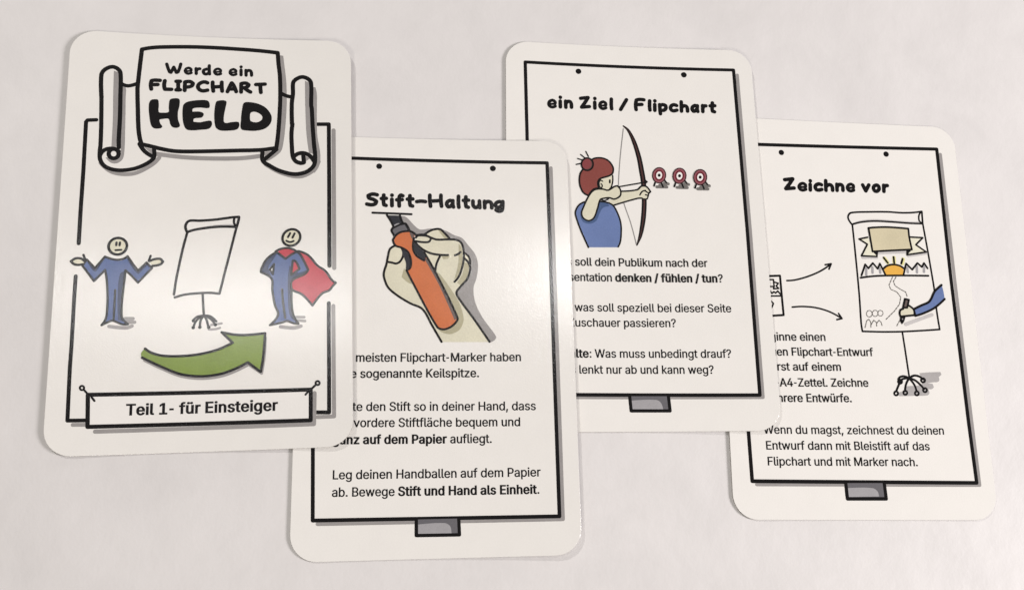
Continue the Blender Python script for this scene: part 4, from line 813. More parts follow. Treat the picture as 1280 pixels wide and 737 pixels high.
 {'label': 'text line reading ganz auf dem Papier aufliegt.', 'name': 'text_line', 'prims': [('t', 'ink', '*ganz auf dem Papier* aufliegt.', -25.19, -26.15, -0.005, 3.89, 4.185)]},
 {'label': 'text line reading Leg deinen Handballen auf dem Papier', 'name': 'text_line', 'prims': [('t', 'ink', 'Leg deinen Handballen auf dem Papier', -25.1, -34.46, -0.0031, 3.944, 4.185)]},
 {'label': 'text line reading ab. Bewege Stift und Hand als Einheit.', 'name': 'text_line', 'prims': [('t', 'ink', 'ab. Bewege *Stift und Hand als Einheit*.', -25.09, -38.52, -0.0041, 3.867, 4.185)]}])
CARDS[1] = dict(at=(-76.244, 13.318, 0.04046), bow=(0.0009, -8.3, 0.01), corners=[(-35.43, 54.5), (35.29, 52.42), (35.62, -53.56), (-35.28, -53.89)],
  prints=[{'name': 'frame_shadow', 'prims': [('ss', 'grey_print', 1.04, '30.85,27.24 30.94,14.35 31.09,-9.48')]},
 {'name': 'frame_shadow', 'prims': [('ss', 'grey_print', 0.96, '30.89,-19.08 31.03,-34.65 31.13,-46.3 27.22,-46.33')]},
 {'name': 'frame_shadow', 'prims': [('ss', 'grey_print', 0.91, '-28.95,-46.6 -26.13,-46.63')]},
 {'name': 'frame_line', 'prims': [('ss', 'ink', 0.98, '-27.97,29.77 -30.05,29.62 -30.38,29.14 -30.26,16.25 -30.3,6.45 -30.25,-2.56')]},
 {'name': 'frame_line', 'prims': [('ss', 'ink', 0.91, '-30.45,-10.81 -30.46,-16.17 -30.37,-27.89 -30.41,-33.27 -30.19,-45.59 -26.1,-45.62')]},
 {'name': 'frame_line', 'prims': [('ss', 'ink', 1.03, '26.75,28.98 29.63,28.94 29.77,14.38 29.91,-8.84')]},
 {'name': 'frame_line', 'prims': [('ss', 'ink', 0.96, '29.78,-18.34 29.81,-25.69 29.91,-34.61 29.95,-45.3 26.83,-45.2')]},
 {'label': 'scroll banner drawing with curled ends',
  'name': 'scroll_banner',
  'prims': [('f', 'grey_print',
             '16.96,48.41 17.78,48.27 18.15,45.42 18.68,40.88 18.89,34.26 18.88,34.71 18.65,29.16 18.12,23.67 17.47,21.49 14.88,19.34 13.94,19.08 16.59,22.18 17.18,24.22 17.46,34.72 17.47,34.27 '
             '17.07,40.89'),
            ('s', 'grey_print', 1.14, '-13.38,20.95 -5.05,19.98 6.59,19.79 12.78,20.47'), ('s', 'grey_print', 1.01, '-26.3,18.29 -23.83,16.12 -20.68,15.4 -17.57,15.86 -13.9,18.14 -12.39,19.91'),
            ('s', 'grey_print', 1.04, '13.8,18.19 17.77,15.82 22.37,14.77 25.65,16.27 27.09,18.74'),
            ('f', 'grey_print', '-24.46,43.29 -23.35,42.91 -22.99,36 -22.99,36 -22.78,24.6 -22.91,22.45 -23.99,22.7 -24.04,30.51 -24.27,35.96'),
            ('f', 'grey_print',
             '-22.57,39.61 -21.38,38.68 -21.26,36.05 -21.26,36.05 -20.97,27.88 -20.87,20.89 -21.31,19.15 -22.57,18.25 -23.88,18.39 -25.26,19.74 -24.43,19.76 -22.74,19.13 -21.65,20.34 -22.06,24.62 '
             '-22.34,36.01 -22.34,36.01'),
            ('f', 'grey_print', '23.46,41.13 24.62,40.56 24.8,34.21 23.53,34.22 23.65,34.67 24.8,34.66 25.42,26.33 25.91,20.84 24.65,21.13 23.89,27.73'),
            ('f', 'grey_print', '25.4,39.42 26.17,39.25 26.52,37.44 26.54,34.19 26.59,34.64 26.69,26.31 27.5,20.82 27.32,17.83 26.07,15.69 25.44,17.05 26.31,18.39 26.15,23.57 25.44,34.65'),
            ('f', 'grey_print', '-16.2,22.71 -13.88,22.07 -14.06,20.73'), ('f', 'grey_print', '13.47,21.52 15.84,21.78 13.62,19.89'), ('f', 'grey_print', '23.77,20.33 24.91,19.63 23.66,18.7'),
            ('s', 'ink', 1.08,
             '-17.91,49.53 -15.7,50.03 -12.49,50.35 -5.73,50.55 0.57,50.42 6.68,50.07 11.8,49.67 16.37,49.11 16.62,45.99 17.05,42.29 17.2,37.51 17.18,34.27 17.01,29.72 16.75,25.58 16.41,22.59 '
             '12.33,22.05 7.35,21.94 -4.72,21.63 -8.89,21.72 -12.32,22.35 -14.28,22.86 -16.82,23.45 -17.36,25.25 -17.78,27.94 -18.18,33.38 -18.49,38.32 -18.4,40.99 -18.19,44.89 -17.91,49.53'),
            ('s', 'ink', 1.07, '-27.08,35.87 -27.44,42.07 -26.88,43.34 -25.83,44.13 -24.76,44.39 -23.64,43.93 -22.85,42.79 -22.54,36.01 -22.36,30.55 -22.35,24.61 -22.24,22.47'),
            ('s', 'ink', 1.03, '-27.08,35.87 -26.71,27.73 -26.61,22.91 -26.69,21.17 -26.48,19.18 -25.5,17.61 -23.8,16.72 -21.41,16.42 -18.33,16.89 -15.99,17.9 -14.12,19.26 -13.61,20.2 -13.76,22.07'),
            ('s', 'ink', 1.04,
             '-22.18,20.81 -22.22,20.43 -22.37,20.07 -22.62,19.79 -22.94,19.61 -23.3,19.54 -23.67,19.59 -24.01,19.76 -24.29,20.04 -24.48,20.38 -24.55,20.77 -24.52,21.15 -24.37,21.51 -24.12,21.79 '
             '-23.8,21.97 -23.43,22.04 -23.06,21.99 -22.72,21.82 -22.44,21.55 -22.26,21.2 -22.18,20.81'),
            ('s', 'ink', 1.04, '-22.18,21.4 -23.37,22.12 -25.02,22.01 -26.05,21.32 -26.59,20.24'), ('s', 'ink', 1.05, '-17.32,23.5 -15.91,21.51 -13.79,20.06'),
            ('s', 'ink', 0.98, '-22.46,39.76 -20.85,39.25 -18.69,39.92'), ('s', 'ink', 1.08, '20.4,29.14 20.18,26.39 20.35,22.55 20.63,20.1 21.4,18.87 22.66,18.39 23.41,18.57 23.19,20.75'),
            ('s', 'ink', 1.09,
             '20.27,29.14 20.16,34.7 20.43,37.5 20.44,40.59 21.15,41.57 22.68,42.22 24.23,41.69 25.01,40.56 25.11,34.21 25.27,33.26 25.48,29.09 25.89,23.58 26.17,20.84 26.13,18.39 25.44,17.05 '
             '23.69,15.86 20.94,15.44 17.42,16.35 14.91,17.72 13.14,19.09 12.97,21.39'),
            ('s', 'ink', 1.08, '20.76,20.1 21.88,20.95 23.39,21.1 24.91,20.31 26.05,18.66'), ('s', 'ink', 1.07, '16.46,22.18 13.38,19.35'), ('s', 'ink', 1.01, '17.5,37.57 18.91,36.89 20.18,36.66')]},
 {'label': 'lettering reading Werde ein',
  'name': 'title_line',
  'prims': [('s', 'ink', 0.84, '-11.6,45.58 -10.81,43.38 -10.46,43.22 -9.82,44.76 -9.13,43.24 -8.71,43.43 -8.1,45.66'), ('s', 'ink', 0.52, '-6.72,43.68 -5.46,43.8'),
            ('s', 'ink', 0.72, '-5.47,43.82 -5.51,44.28 -6.09,44.61 -6.74,44.33 -6.98,43.77 -6.7,43.22 -6.12,42.99 -5.39,43.22'), ('s', 'ink', 0.84, '-4.25,44.46 -4.15,43.01'),
            ('s', 'ink', 0.84, '-4.2,43.74 -3.84,44.32 -3.3,44.41'), ('s', 'ink', 0.84, '-0.95,44.16 -1.61,44.35 -2.29,44 -2.39,43.53 -2.11,43.03 -1.57,42.94 -0.92,43.44'),
            ('s', 'ink', 0.84, '-0.95,45.33 -0.95,44.16 -0.82,42.95'), ('s', 'ink', 0.52, '0.64,43.55 1.94,43.66'),
            ('s', 'ink', 0.72, '1.94,43.68 1.9,44.14 1.29,44.48 0.62,44.2 0.37,43.64 0.65,43.09 1.25,42.85 2.02,43.08'), ('s', 'ink', 0.52, '4.54,43.45 5.81,43.56'),
            ('s', 'ink', 0.72, '5.81,43.58 5.77,44.04 5.18,44.38 4.52,44.1 4.28,43.54 4.55,42.99 5.14,42.75 5.89,42.98'), ('s', 'ink', 0.84, '7.09,44.19 7.14,42.78'),
            ('s', 'ink', 0.84, '7.09,45.04 7.09,45.09'), ('s', 'ink', 0.84, '8.32,44.13 8.41,42.68'), ('s', 'ink', 0.84, '8.39,43.55 8.88,44.07 9.44,44 9.72,43.56 9.8,42.68')]},
 {'label': 'lettering reading FLIPCHART',
  'name': 'title_line',
  'prims': [('s', 'ink', 1.02, '-15.16,40.83 -15.31,39.74 -15.12,38.51'), ('s', 'ink', 1.02, '-15.16,40.83 -14.4,40.99 -13.08,40.95'), ('s', 'ink', 1.02, '-15.21,39.71 -13.59,39.8'),
            ('s', 'ink', 1.02, '-11.88,40.89 -12.01,39.65 -11.78,38.54 -10.15,38.53'), ('s', 'ink', 1.02, '-8.57,40.84 -8.48,38.37'), ('s', 'ink', 1.02, '-9.07,40.79 -8.08,40.81'),
            ('s', 'ink', 1.02, '-8.98,38.42 -7.99,38.43'), ('s', 'ink', 1.02, '-6.88,40.64 -6.87,38.29'), ('s', 'ink', 1.02, '-6.88,40.64 -5.7,40.79 -4.88,40.3 -5.11,39.63 -6.02,39.29 -6.83,39.23'),
            ('s', 'ink', 1.02, '-1.26,40.49 -1.92,40.73 -2.64,40.62 -3.42,40.04 -3.62,39.35 -3.23,38.61 -2.39,38.25 -1.2,38.46'), ('s', 'ink', 1.02, '0.04,40.68 0.08,39.43 0.27,38.2'),
            ('s', 'ink', 1.02, '2.31,40.7 2.34,39.46 2.49,38.22'), ('s', 'ink', 1.02, '0.12,39.34 2.34,39.51'), ('s', 'ink', 1.02, '3.81,38.09 4.43,39.71 4.83,40.53 5.34,39.84 6.02,38.11'),
            ('s', 'ink', 1.02, '4.33,38.84 5.6,38.85'), ('s', 'ink', 1.02, '7.24,40.34 7.26,38'), ('s', 'ink', 1.02, '7.24,40.36 8.41,40.49 9.15,40 8.72,39.42 7.42,39.09'),
            ('s', 'ink', 1.02, '8.14,39.15 8.74,38.55 9.63,38.01'), ('s', 'ink', 1.02, '10.96,40.11 13.26,40.23'), ('s', 'ink', 1.02, '12.11,40.15 12.13,39.06 12.25,37.9')]},
 {'label': 'heavy lettering reading HELD',
  'name': 'title_line',
  'prims': [('fs', 'ink',
             '-15.07,35.49 -14.35,35.72 -13.36,35.63 -13.12,34.48 -13.02,32.23 -12.36,32.08 -10.65,32.28 -10.63,33.7 -10.37,35.72 -8.95,36.11 -8.08,35.82 -8.01,34.02 -8.32,32.37 -8.19,30.18 '
             '-7.68,28.54 -8.4,27.99 -9.51,28.19 -10.1,29.06 -10.57,30.41 -12.28,30.3 -12.76,30.11 -12.47,29.02 -11.96,28.35 -12.42,27.8 -14.01,27.8 -14.77,28.71 -15.4,31.97 -15.51,34.43'),
            ('fs', 'ink',
             '-6.96,34.45 -5.95,35.21 -2.99,35.7 -0.99,35.5 -0.51,34.39 -0.73,33.51 -2.92,33.6 -4.65,33.3 -4.74,32.47 -2.63,32.44 -1.92,31.9 -2.34,30.93 -4.3,30.55 -4.4,29.73 -2.79,29.58 -1.31,29.92 '
             '-0.07,29.99 0.21,28.89 -0.5,27.85 -2.72,27.5 -4.69,27.35 -6.05,27.61 -6.84,29.1 -7.18,31.56 -7.18,33.48'),
            ('fs', 'ink',
             '1.14,35.32 2,35.64 3,35.67 3.64,35.34 3.44,33.6 3.12,31.38 3.17,29.73 3.67,29.41 5.16,29.69 6.79,29.69 7.02,28.65 6.46,27.68 4.48,27.32 2.24,27.4 1.17,28.21 0.72,30.82 0.76,33.58'),
            ('fs', 'ink', '8.05,35 9.55,35.2 11.84,34.67 13.75,33.48 15.05,31.39 14.91,29.46 13.6,27.95 11.48,27.32 9.22,27.33 7.51,27.77 7.4,30.3 7.59,33.06'),
            ('fs', 'hole', '9.82,32.29 10.87,32.51 12.14,31.95 12.79,31.12 12.55,30.24 11.43,29.63 9.87,29.97 9.64,31.13')]},
 {'label': 'man in a blue suit shrugging with open hands',
  'name': 'shrugging_figure',
  'prims': [('s', 'grey_print', 0.86, '-18.59,-21.39 -16.75,-21.41'), ('s', 'grey_print', 0.86, '-18.32,-22.26 -16.36,-22.28'), ('s', 'grey_print', 0.86, '-22.16,-23.25 -18.25,-23.63 -16.9,-23.21'),
            ('f', 'blue_print',
             '-24.01,-5.89 -22.35,-6.52 -20.95,-6.72 -19.57,-6.39 -18.78,-5.76 -17.4,-7.79 -16.15,-9.43 -14.26,-7.41 -12.9,-8.81 -16.01,-12.46 -17.49,-10.82 -19.07,-9.35 -19.18,-11.81 -19.45,-15.81 '
             '-19.45,-20.27 -19.17,-21.39 -17.84,-22.75 -19.22,-22.74 -21.32,-21.86 -22,-21.98 -23.89,-22.94 -22.96,-21.23 -22.8,-17.78 -22.95,-14.8 -23.27,-11.81 -23.78,-9.25 -24.91,-10.55 '
             '-26.2,-12.05 -29.05,-8.18 -28.16,-6.66 -26.15,-8.8'),
            ('f', 'navy_print', '-20.3,-10.3 -19.18,-9.55 -19.45,-15.81 -19.45,-20.27 -19.17,-21.39 -18.32,-22.38 -20.18,-21.75 -20.58,-16.3'),
            ('f', 'navy_print', '-19.12,-6.01 -18.66,-5.88 -16.15,-9.43 -14.26,-7.41 -13.77,-7.8 -16,-10.32 -16.85,-9.56 -18.1,-7.78'),
            ('f', 'navy_print', '-28.34,-6.59 -27.75,-6.91 -26.15,-8.8 -24.23,-6.02 -23.77,-6.02 -25.87,-9.67 -26.58,-9.42'),
            ('s', 'ink', 0.55,
             '-24.01,-5.89 -22.35,-6.52 -20.95,-6.72 -19.57,-6.39 -18.78,-5.76 -17.4,-7.79 -16.15,-9.43 -14.26,-7.41 -12.9,-8.81 -16.01,-12.46 -17.49,-10.82 -19.07,-9.35 -19.18,-11.81 -19.45,-15.81 '
             '-19.45,-20.27 -19.17,-21.39 -17.84,-22.75 -19.22,-22.74 -21.32,-21.86 -22,-21.98 -23.89,-22.94 -22.96,-21.23 -22.8,-17.78 -22.95,-14.8 -23.27,-11.81 -23.78,-9.25 -24.91,-10.55 '
             '-26.2,-12.05 -29.05,-8.18 -28.16,-6.66 -26.15,-8.8 -24.01,-5.89'),
            ('s', 'ink', 0.54, '-21.21,-14.31 -21.19,-17.79 -21.18,-21.49'), ('fs', 'skin_print', '-31.74,-7.11 -30.64,-6.42 -29.03,-6.54 -28.65,-7.17 -29.41,-7.88 -30.79,-7.81'),
            ('s', 'ink', 0.6, '-28.66,-7.04 -29.5,-6.42 -30.65,-6.37 -31.74,-7.11 -31.02,-7.81 -30.09,-8.01 -29.07,-7.85'), ('s', 'ink', 0.56, '-28.53,-6.59 -28.98,-5.48'),
            ('fs', 'skin_print', '-13.56,-7.16 -12.41,-6.53 -11.12,-6.48 -10.33,-7.17 -10.94,-7.86 -12.69,-8.18'),
            ('s', 'ink', 0.62, '-13.64,-7.08 -12.41,-6.58 -11.12,-6.48 -10.38,-7.17 -10.94,-7.86 -12.81,-8.26'), ('s', 'ink', 0.57, '-13.69,-6.91 -13.34,-5.71')]},
 {'name': 'figure_head',
  'prims': [('fs', 'skin_print',
             '-19.12,-2.68 -19.04,-3.35 -19.16,-4.01 -19.49,-4.6 -19.98,-5.06 -20.58,-5.34 -21.24,-5.41 -21.89,-5.28 -22.48,-4.96 -22.93,-4.46 -23.21,-3.85 -23.3,-3.19 -23.17,-2.52 -22.85,-1.94 '
             '-22.36,-1.48 -21.76,-1.19 -21.1,-1.11 -20.44,-1.24 -19.86,-1.57 -19.4,-2.07'),
            ('s', 'ink', 0.65,
             '-19.12,-2.68 -19.04,-3.34 -19.17,-3.98 -19.5,-4.56 -19.99,-5.01 -20.59,-5.29 -21.25,-5.37 -21.91,-5.24 -22.48,-4.93 -22.93,-4.45 -23.21,-3.85 -23.29,-3.2 -23.16,-2.55 -22.84,-1.97 '
             '-22.35,-1.52 -21.75,-1.24 -21.08,-1.16 -20.43,-1.28 -19.85,-1.6 -19.39,-2.08 -19.12,-2.68'),
            ('s', 'ink', 0.57, '-21.5,-2.32 -21.53,-3.01'), ('s', 'ink', 0.57, '-20.7,-2.32 -20.76,-3.01'), ('s', 'ink', 0.5, '-21.65,-4.29 -20.26,-4.18')],
  'under': 'shrugging_figure'},
 {'label': 'empty flipchart on a stand',
  'name': 'flipchart_drawing',
  'prims': [('s', 'grey_print', 0.58, '1.06,-24.31 2.75,-24.24 3.69,-23.96'), ('s', 'grey_print', 0.58, '1.59,-23.23 4.04,-22.88'),
            ('f', 'light_grey_print', '-4.71,0.86 -1.69,1.56 2.22,2.24 6.18,2.36 6.63,1.76 2.24,1.75 -1.69,1.31 -4.6,0.48'),
            ('s', 'ink', 0.66, '-4.99,0.48 -5.38,1.75 -5.07,2.8 -4.31,3.33 -1.75,3.32 2.18,3.62 5.74,4.13 7.53,4.26 7.45,3.37 7,1.56'),
            ('s', 'ink', 0.65, '-4.83,0.37 -3.24,0.93 0.27,1.51 3.42,1.74 6.8,1.63'), ('s', 'ink', 0.59, '6.44,3.97 6.33,2.84 6.79,1.78'),
            ('s', 'ink', 0.62, '-4.83,0.48 -5.8,-3.93 -6.63,-8.84 -7.06,-11.55 -7.45,-15.49'), ('s', 'ink', 0.61, '-7.23,-16.22 -4.99,-15.57 -2.11,-15.26 0.79,-15.18 3.22,-15.42'),
            ('s', 'ink', 0.62, '7,1.56 4.88,-8.21 3.32,-15.42'), ('s', 'ink', 0.59, '-0.66,-15.32 -0.47,-18.19 -0.19,-20.84')]},
 {'name': 'stand_foot',
  'prims': [('s', 'ink', 0.57, '-0.2,-20.87 -1.69,-21.09 -2.7,-21.96'), ('s', 'ink', 0.56, '-0.2,-20.87 -1.48,-21.59 -2.21,-22.57 -2.58,-23.75'),
            ('s', 'ink', 0.56, '-0.2,-20.87 -0.91,-21.99 -1.04,-23.68'), ('s', 'ink', 0.57, '-0.2,-20.87 0.41,-21.82 0.94,-23.71'), ('s', 'ink', 0.57, '-0.2,-20.87 1.35,-21.63 2.57,-23.15'),
            ('s', 'ink', 0.57, '-0.2,-20.87 1.33,-21.08 2.79,-22.36'), ('c', 'ink', 0.87, '-2.62,-23.81'), ('c', 'ink', 0.87, '-1.07,-23.74'), ('c', 'ink', 0.87, '1.02,-23.77'),
            ('c', 'ink', 0.87, '2.57,-23.19'), ('c', 'ink', 0.82, '-2.64,-22.12')],
  'under': 'flipchart_drawing'},
 {'label': 'hero figure in blue with hands on hips and a red cape',
  'name': 'caped_figure',
  'prims': [('s', 'grey_print', 0.69, '21.46,-21.69 23.82,-21.75'), ('s', 'grey_print', 0.69, '22.06,-22.52 24.03,-22.73'), ('s', 'grey_print', 0.88, '18.15,-24.01 21.29,-24.38 23.06,-23.97'),
            ('f', 'red_print',
             '21.87,-4.97 23.07,-5.14 24.88,-6.19 26.9,-8.66 28.91,-10.18 30.52,-12.52 31.48,-13.27 30.72,-14.09 29.93,-15.1 28.14,-15.89 25.82,-18.88 23.18,-15.97 20.79,-14.67 19.96,-11.54 '
             '20.3,-6.94'),
            ('s', 'ink', 0.58,
             '21.87,-4.97 23.07,-5.14 24.88,-6.19 26.9,-8.66 28.91,-10.18 30.52,-12.52 31.48,-13.27 30.72,-14.09 29.93,-15.1 28.14,-15.89 25.82,-18.88 23.18,-15.97 20.79,-14.67 19.96,-11.54 '
             '20.3,-6.94 21.87,-4.97'),
            ('fs', 'red_print', '16.78,-5.08 17.87,-4.26 19.26,-4.03 20.86,-4.38 21.87,-5.28 19.1,-6.87'), ('s', 'ink', 0.57, '16.68,-4.87 17.87,-4.26 19.26,-4.03 20.86,-4.38 22.07,-5.18'),
            ('f', 'blue_print',
             '16.88,-4.98 19.1,-6.81 21.67,-5.17 22.48,-5.51 23.29,-6.79 24.71,-9.76 23.92,-10.79 20.76,-12.49 20.69,-14.88 20.72,-17.77 21.16,-21.07 22.46,-23.35 21.28,-23.21 19.7,-22.62 '
             '18.53,-22.94 15.6,-23.58 17.52,-20.98 16.7,-18.5 16.05,-14.78 15.8,-11.87 13.2,-10.15 13.28,-9.32 14.53,-6.83'),
            ('f', 'navy_print', '20.12,-8.61 19.76,-11.53 19.81,-15.68 20.27,-21.04 21.87,-22.92 21.16,-20.86 20.69,-14.88 20.66,-12.49 23.92,-10.68 24.61,-9.76 22.33,-10.54'),
            ('f', 'navy_print', '14.43,-7.04 16.68,-5.08 17.09,-5.3 15.92,-7.27 14.96,-8.93 15.79,-11.24 13.4,-10.16 13.28,-9.32'),
            ('s', 'ink', 0.57,
             '16.88,-4.98 19.1,-6.81 21.67,-5.17 22.48,-5.51 23.29,-6.79 24.71,-9.76 23.92,-10.79 20.76,-12.49 20.69,-14.88 20.72,-17.77 21.16,-21.07 22.46,-23.35 21.28,-23.21 19.7,-22.62 '
             '18.53,-22.94 15.6,-23.58 17.52,-20.98 16.7,-18.5 16.05,-14.78 15.8,-11.87 13.2,-10.15 13.28,-9.32 14.53,-6.83 16.88,-4.98'),
            ('fs', 'paper_print', '15.4,-9.46 16.14,-8.43 16.02,-10.52'), ('s', 'ink', 0.54, '15.33,-9.52 16.33,-8.12 16.1,-10.73 15.33,-9.52'),
            ('fs', 'red_print', '20.8,-7.79 21.7,-7.81 22.56,-9.5 20.74,-10.82'), ('s', 'ink', 0.54, '20.9,-7.37 21.6,-7.49 22.56,-9.5 20.55,-11.03 20.9,-7.37'),
            ('s', 'ink', 0.58, '18.41,-14.62 18.65,-17.72 19.26,-21.84')]},
 {'name': 'figure_head',
  'prims': [('fs', 'skin_print',
             '22.45,-0.23 22.66,-0.87 22.65,-1.55 22.43,-2.21 22.03,-2.79 21.47,-3.22 20.82,-3.47 20.13,-3.51 19.49,-3.34 18.93,-2.97 18.53,-2.44 18.33,-1.81 18.33,-1.13 18.54,-0.47 18.95,0.11 '
             '19.5,0.55 20.16,0.8 20.84,0.84 21.5,0.67 22.05,0.3'),
            ('s', 'ink', 0.63,
             '22.45,-0.23 22.65,-0.86 22.64,-1.53 22.42,-2.18 22.01,-2.75 21.45,-3.18 20.8,-3.43 20.12,-3.48 19.47,-3.31 18.93,-2.96 18.53,-2.44 18.33,-1.82 18.34,-1.15 18.56,-0.5 18.97,0.08 '
             '19.52,0.51 20.18,0.76 20.86,0.81 21.51,0.64 22.06,0.29 22.45,-0.23'),
            ('s', 'ink', 0.57, '20.15,-0.2 19.67,-1.22'), ('s', 'ink', 0.57, '21.26,-0.29 20.77,-1.36'), ('s', 'ink', 0.54, '19.28,-2.17 20.14,-2.54 21.04,-2.26')],
  'under': 'caped_figure'},
 {'label': 'curved green arrow pointing up to the right',
  'name': 'green_arrow',
  'prims': [('s', 'grey_print', 0.61, '14.59,-26.62 14.39,-31.6 13.84,-35.42 10.76,-33.19 7.72,-34.68 4.4,-35.84 -0.02,-36.31 -4.73,-35.72 -8.91,-34.05 -13.66,-31.63'),
            ('f', 'green_print',
             '-13.59,-28.8 -12.05,-29.84 -9.27,-30.61 -5.14,-30.75 -0.99,-30.39 3.16,-29.4 6.81,-27.73 4.15,-25.09 7.27,-25.74 10.09,-25.89 14.48,-25.55 14.16,-31.12 13.61,-35.03 10.53,-32.63 '
             '7.48,-34.15 4.16,-35.28 -0.26,-35.75 -4.97,-35.16 -9.15,-33.49 -14.18,-30.96 -14.45,-29.8'),
            ('s', 'ink', 0.63,
             '-13.59,-28.8 -12.05,-29.84 -9.27,-30.61 -5.14,-30.75 -0.99,-30.39 3.16,-29.4 6.81,-27.73 4.15,-25.09 7.27,-25.74 10.09,-25.89 14.48,-25.55 14.16,-31.12 13.61,-35.03 10.53,-32.63 '
             '7.48,-34.15 4.16,-35.28 -0.26,-35.75 -4.97,-35.16 -9.15,-33.49 -14.18,-30.96')]},
 {'label': 'caption plate held by two pins',
  'name': 'caption_plate',
  'prims': [('ss', 'grey_print', 0.99, '-23.91,-48.29 26.38,-47.98 26.46,-40.55'), ('f', 'paper_print', '-26,-39.63 25.54,-39.67 25.59,-47.04 -25.66,-47.14'),
            ('ss', 'ink', 0.98, '-26,-39.63 25.54,-39.67 25.59,-47.04 -25.66,-47.14 -26,-39.63')]},
 {'name': 'pin',
  'prims': [('s', 'ink', 0.47,
             '-26.95,-37.99 -27,-38.24 -27.17,-38.42 -27.4,-38.48 -27.64,-38.41 -27.82,-38.22 -27.9,-37.97 -27.85,-37.72 -27.69,-37.54 -27.46,-37.47 -27.22,-37.55 -27.03,-37.73 -26.95,-37.99'),
            ('s', 'ink', 0.49, '-26.98,-38.43 -25.94,-39.57'), ('s', 'ink', 0.54, '-25.13,-40.24 -24.47,-41.08')],
  'under': 'caption_plate'},
 {'name': 'pin',
  'prims': [('s', 'ink', 0.5, '27.65,-38.15 27.59,-38.39 27.42,-38.56 27.18,-38.62 26.94,-38.55 26.76,-38.36 26.7,-38.12 26.76,-37.88 26.93,-37.7 27.17,-37.65 27.41,-37.72 27.59,-37.9 27.65,-38.15'),
            ('s', 'ink', 0.52, '26.73,-38.58 25.69,-39.52'), ('s', 'ink', 0.52, '25.1,-39.95 24.31,-40.84')],
  'under': 'caption_plate'},
 {'label': 'caption reading Teil 1- für Einsteiger', 'name': 'caption_text', 'prims': [('t', 'ink', '*Teil 1- für Einsteiger*', -17.29, -44.65, 0.0059, 4.965, 5.108)]}])

def bow_normal(card, x):
    c, x0, z0 = card['bow']
    return Vector((-2*c*(x-x0), 0, 1)).normalized()

def rounded(corners, r, n=9):
    out = []
    m = len(corners)
    for i in range(m):
        a, b, c = Vector(corners[i-1]), Vector(corners[i]), Vector(corners[(i+1) % m])
        u, v = (a-b).normalized(), (c-b).normalized()
        half = u.angle(v)/2
        cen = b+(u+v).normalized()*(r/math.sin(half))
        p0, p1 = b+u*(r/math.tan(half)), b+v*(r/math.tan(half))
        a0, a1 = math.atan2(*(p0-cen).yx), math.atan2(*(p1-cen).yx)
        da = (a1-a0+math.pi) % (2*math.pi)-math.pi
        for k in range(n+1):
            t = a0+da*k/n
            out.append((cen.x+r*math.cos(t), cen.y+r*math.sin(t)))
    res = []
    for i, p in enumerate(out):
        q = out[(i+1) % len(out)]
        k = max(1, math.ceil(math.dist(p, q)/3))
        res += [(p[0]+(q[0]-p[0])*j/k, p[1]+(q[1]-p[1])*j/k) for j in range(k)]
    return res

def inset_ring(P, d):
    n = len(P); out = []
    s = 1 if area2(P) > 0 else -1
    for i in range(n):
        a, c = P[i-1], P[(i+1) % n]
        L = math.dist(a, c) or 1
        out.append((P[i][0]-(c[1]-a[1])/L*d*s, P[i][1]+(c[0]-a[0])/L*d*s))
    return out

def build_board(card, parent):
    ring0 = rounded(card['corners'], 6.3)
    ring1 = inset_ring(ring0, 0.07)
    A, T = triangulate([ring1], grid=2.5)
    V = [(x*MM, y*MM, (bow(card, x)+THICK)*MM) for x, y in A]
    F = [tuple(int(i) for i in t) for t in T]
    idx = [0]*len(F)
    # bottom
    b = len(V); A2, T2 = triangulate([ring0], grid=2.5)
    V += [(x*MM, y*MM, bow(card, x)*MM) for x, y in A2]
    F += [tuple(int(i)+b for i in t[::-1]) for t in T2]; idx += [0]*len(T2)
    # rounded rim
    n = len(ring0); rims = []
    for R, dz in ((ring1, 0.0), (inset_ring(ring0, 0.02), -0.025), (ring0, -0.08), (ring0, -THICK)):
        rims.append(len(V)); V += [(x*MM, y*MM, (bow(card, x)+THICK+dz)*MM) for x, y in R]
    flip = area2(ring0) > 0
    for k in range(3):
        for i in range(n):
            j = (i+1) % n
            q = (rims[k]+i, rims[k+1]+i, rims[k+1]+j, rims[k]+j)
            F.append(q if flip else q[::-1]); idx.append(0 if k == 0 else 1)
    o = link_mesh('card_board', V, F, [mat('paper'), EDGE], idx, parent)
    return o

EDGE = edge_material()

def item_box(item):
    P = []
    for pr in item['prims']:
        if pr[0] == 't': P += [(pr[3]-1, pr[4]-1), (pr[3]+70, pr[4]+3)]
        else: P += parse(pr[-1])
    xs, ys = [p[0] for p in P], [p[1] for p in P]
    return min(xs)-1, min(ys)-1, max(xs)+1, max(ys)+1

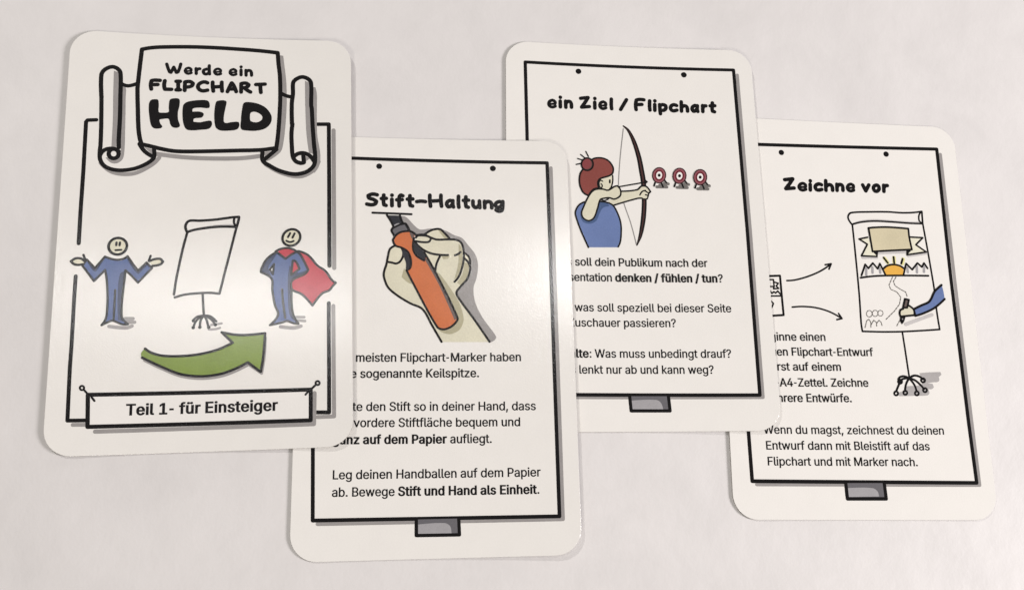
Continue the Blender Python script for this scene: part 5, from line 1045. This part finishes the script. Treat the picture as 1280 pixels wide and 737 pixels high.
def build_print(card, item, parent, done):
    Vs, Fs, idx, mats = [], [], [], []
    groups = []                                     # consecutive shapes of one ink lie in one layer
    for pr in item['prims']:
        if groups and (groups[-1][0] == pr[1] or pr[1] == 'hole'): groups[-1][1].append(pr)
        else: groups.append((pr[1], [pr]))
    bb = item_box(item)
    lift = max([lv for b, lv in done if b[0] < bb[2] and bb[0] < b[2] and b[1] < bb[3] and bb[1] < b[3]], default=0)
    done.append((bb, lift+len(groups)))
    for gi, (ink, prs) in enumerate(groups):
        z = 0.018+0.0042*(gi+lift)
        if ink not in mats: mats.append(ink)
        shapes, holes, big = [], [], 0
        pieces = []
        for pr in prs:
            k = pr[0]
            if k in ('f', 'fs'):
                P = spline(parse(pr[2]), True, 0.95 if k == 'f' else 1.5)[0]
                if pr[1] == 'hole': holes.append(P)
                else: shapes.append(P); big = 3
            elif k in ('s', 'ss'):
                P = parse(pr[3]); w = pr[2]
                ws = list(w) if isinstance(w, tuple) else [w]*len(P)
                if k == 's':
                    cl = len(P) > 3 and math.dist(P[0], P[-1]) < 1e-3
                    P, ws = spline(P, cl, 1.05, 0.4, ws[:-1] if cl else ws)
                    if cl: P.append(P[0]); ws.append(ws[0])
                else:
                    Q = []
                    for a, b in zip(P, P[1:]):
                        m = max(1, math.ceil(math.dist(a, b)/2.5))
                        Q += [(a[0]+(b[0]-a[0])*j/m, a[1]+(b[1]-a[1])*j/m) for j in range(m)]
                    P = Q+[P[-1]]; ws = [w]*len(P)
                shapes += stroke_shapes(P, ws)
            elif k == 'c':
                x, y = parse(pr[3])[0]; shapes.append(disc(x, y, pr[2]/2, 16))
            elif k == 't':
                pieces.append(text_mesh(pr[2], pr[3], pr[4], pr[5], pr[6], pr[7]))
        if shapes: pieces.append(triangulate(shapes, holes, grid=big))
        for A, T in pieces:
            b = len(Vs)
            Vs += [(x*MM, y*MM, (bow(card, x)+THICK+z)*MM) for x, y in A]
            Fs += [tuple(int(i)+b for i in t) for t in T]; idx += [mats.index(ink)]*len(T)
    o = link_mesh(item['name'], Vs, Fs, [mat(m) for m in mats], idx, parent, True,
                  [bow_normal(card, v[0]/MM) for v in Vs])
    if item.get('label'): o['label'] = item['label']
    return o

LABELS = {
    1: 'leftmost card titled Werde ein Flipchart Held with scroll banner, green arrow and two small figures',
    2: 'card titled Stift-Haltung with a drawn hand holding an orange marker, tucked under the title card',
    3: 'card titled ein Ziel / Flipchart with a red-haired archer and three small targets',
    4: 'rightmost card titled Zeichne vor with a drawn flipchart, rising sun and two thin arrows',
}
for k in (4, 3, 2, 1):
    card = CARDS[k]
    x, y, a = card['at']
    root = bpy.data.objects.new('instruction_card', None)
    root.empty_display_size = 0.02
    root.location = (x*MM, y*MM, 0); root.rotation_euler = (0, 0, a)
    COL.objects.link(root)
    root['label'] = LABELS[k]; root['category'] = 'card'; root['group'] = 'overlapping instruction cards on the table'
    build_board(card, root)
    last, done = {}, []
    for item in card['prints']:
        par = last[item['under']] if item.get('under') else root
        last[item['name']] = build_print(card, item, par, done)
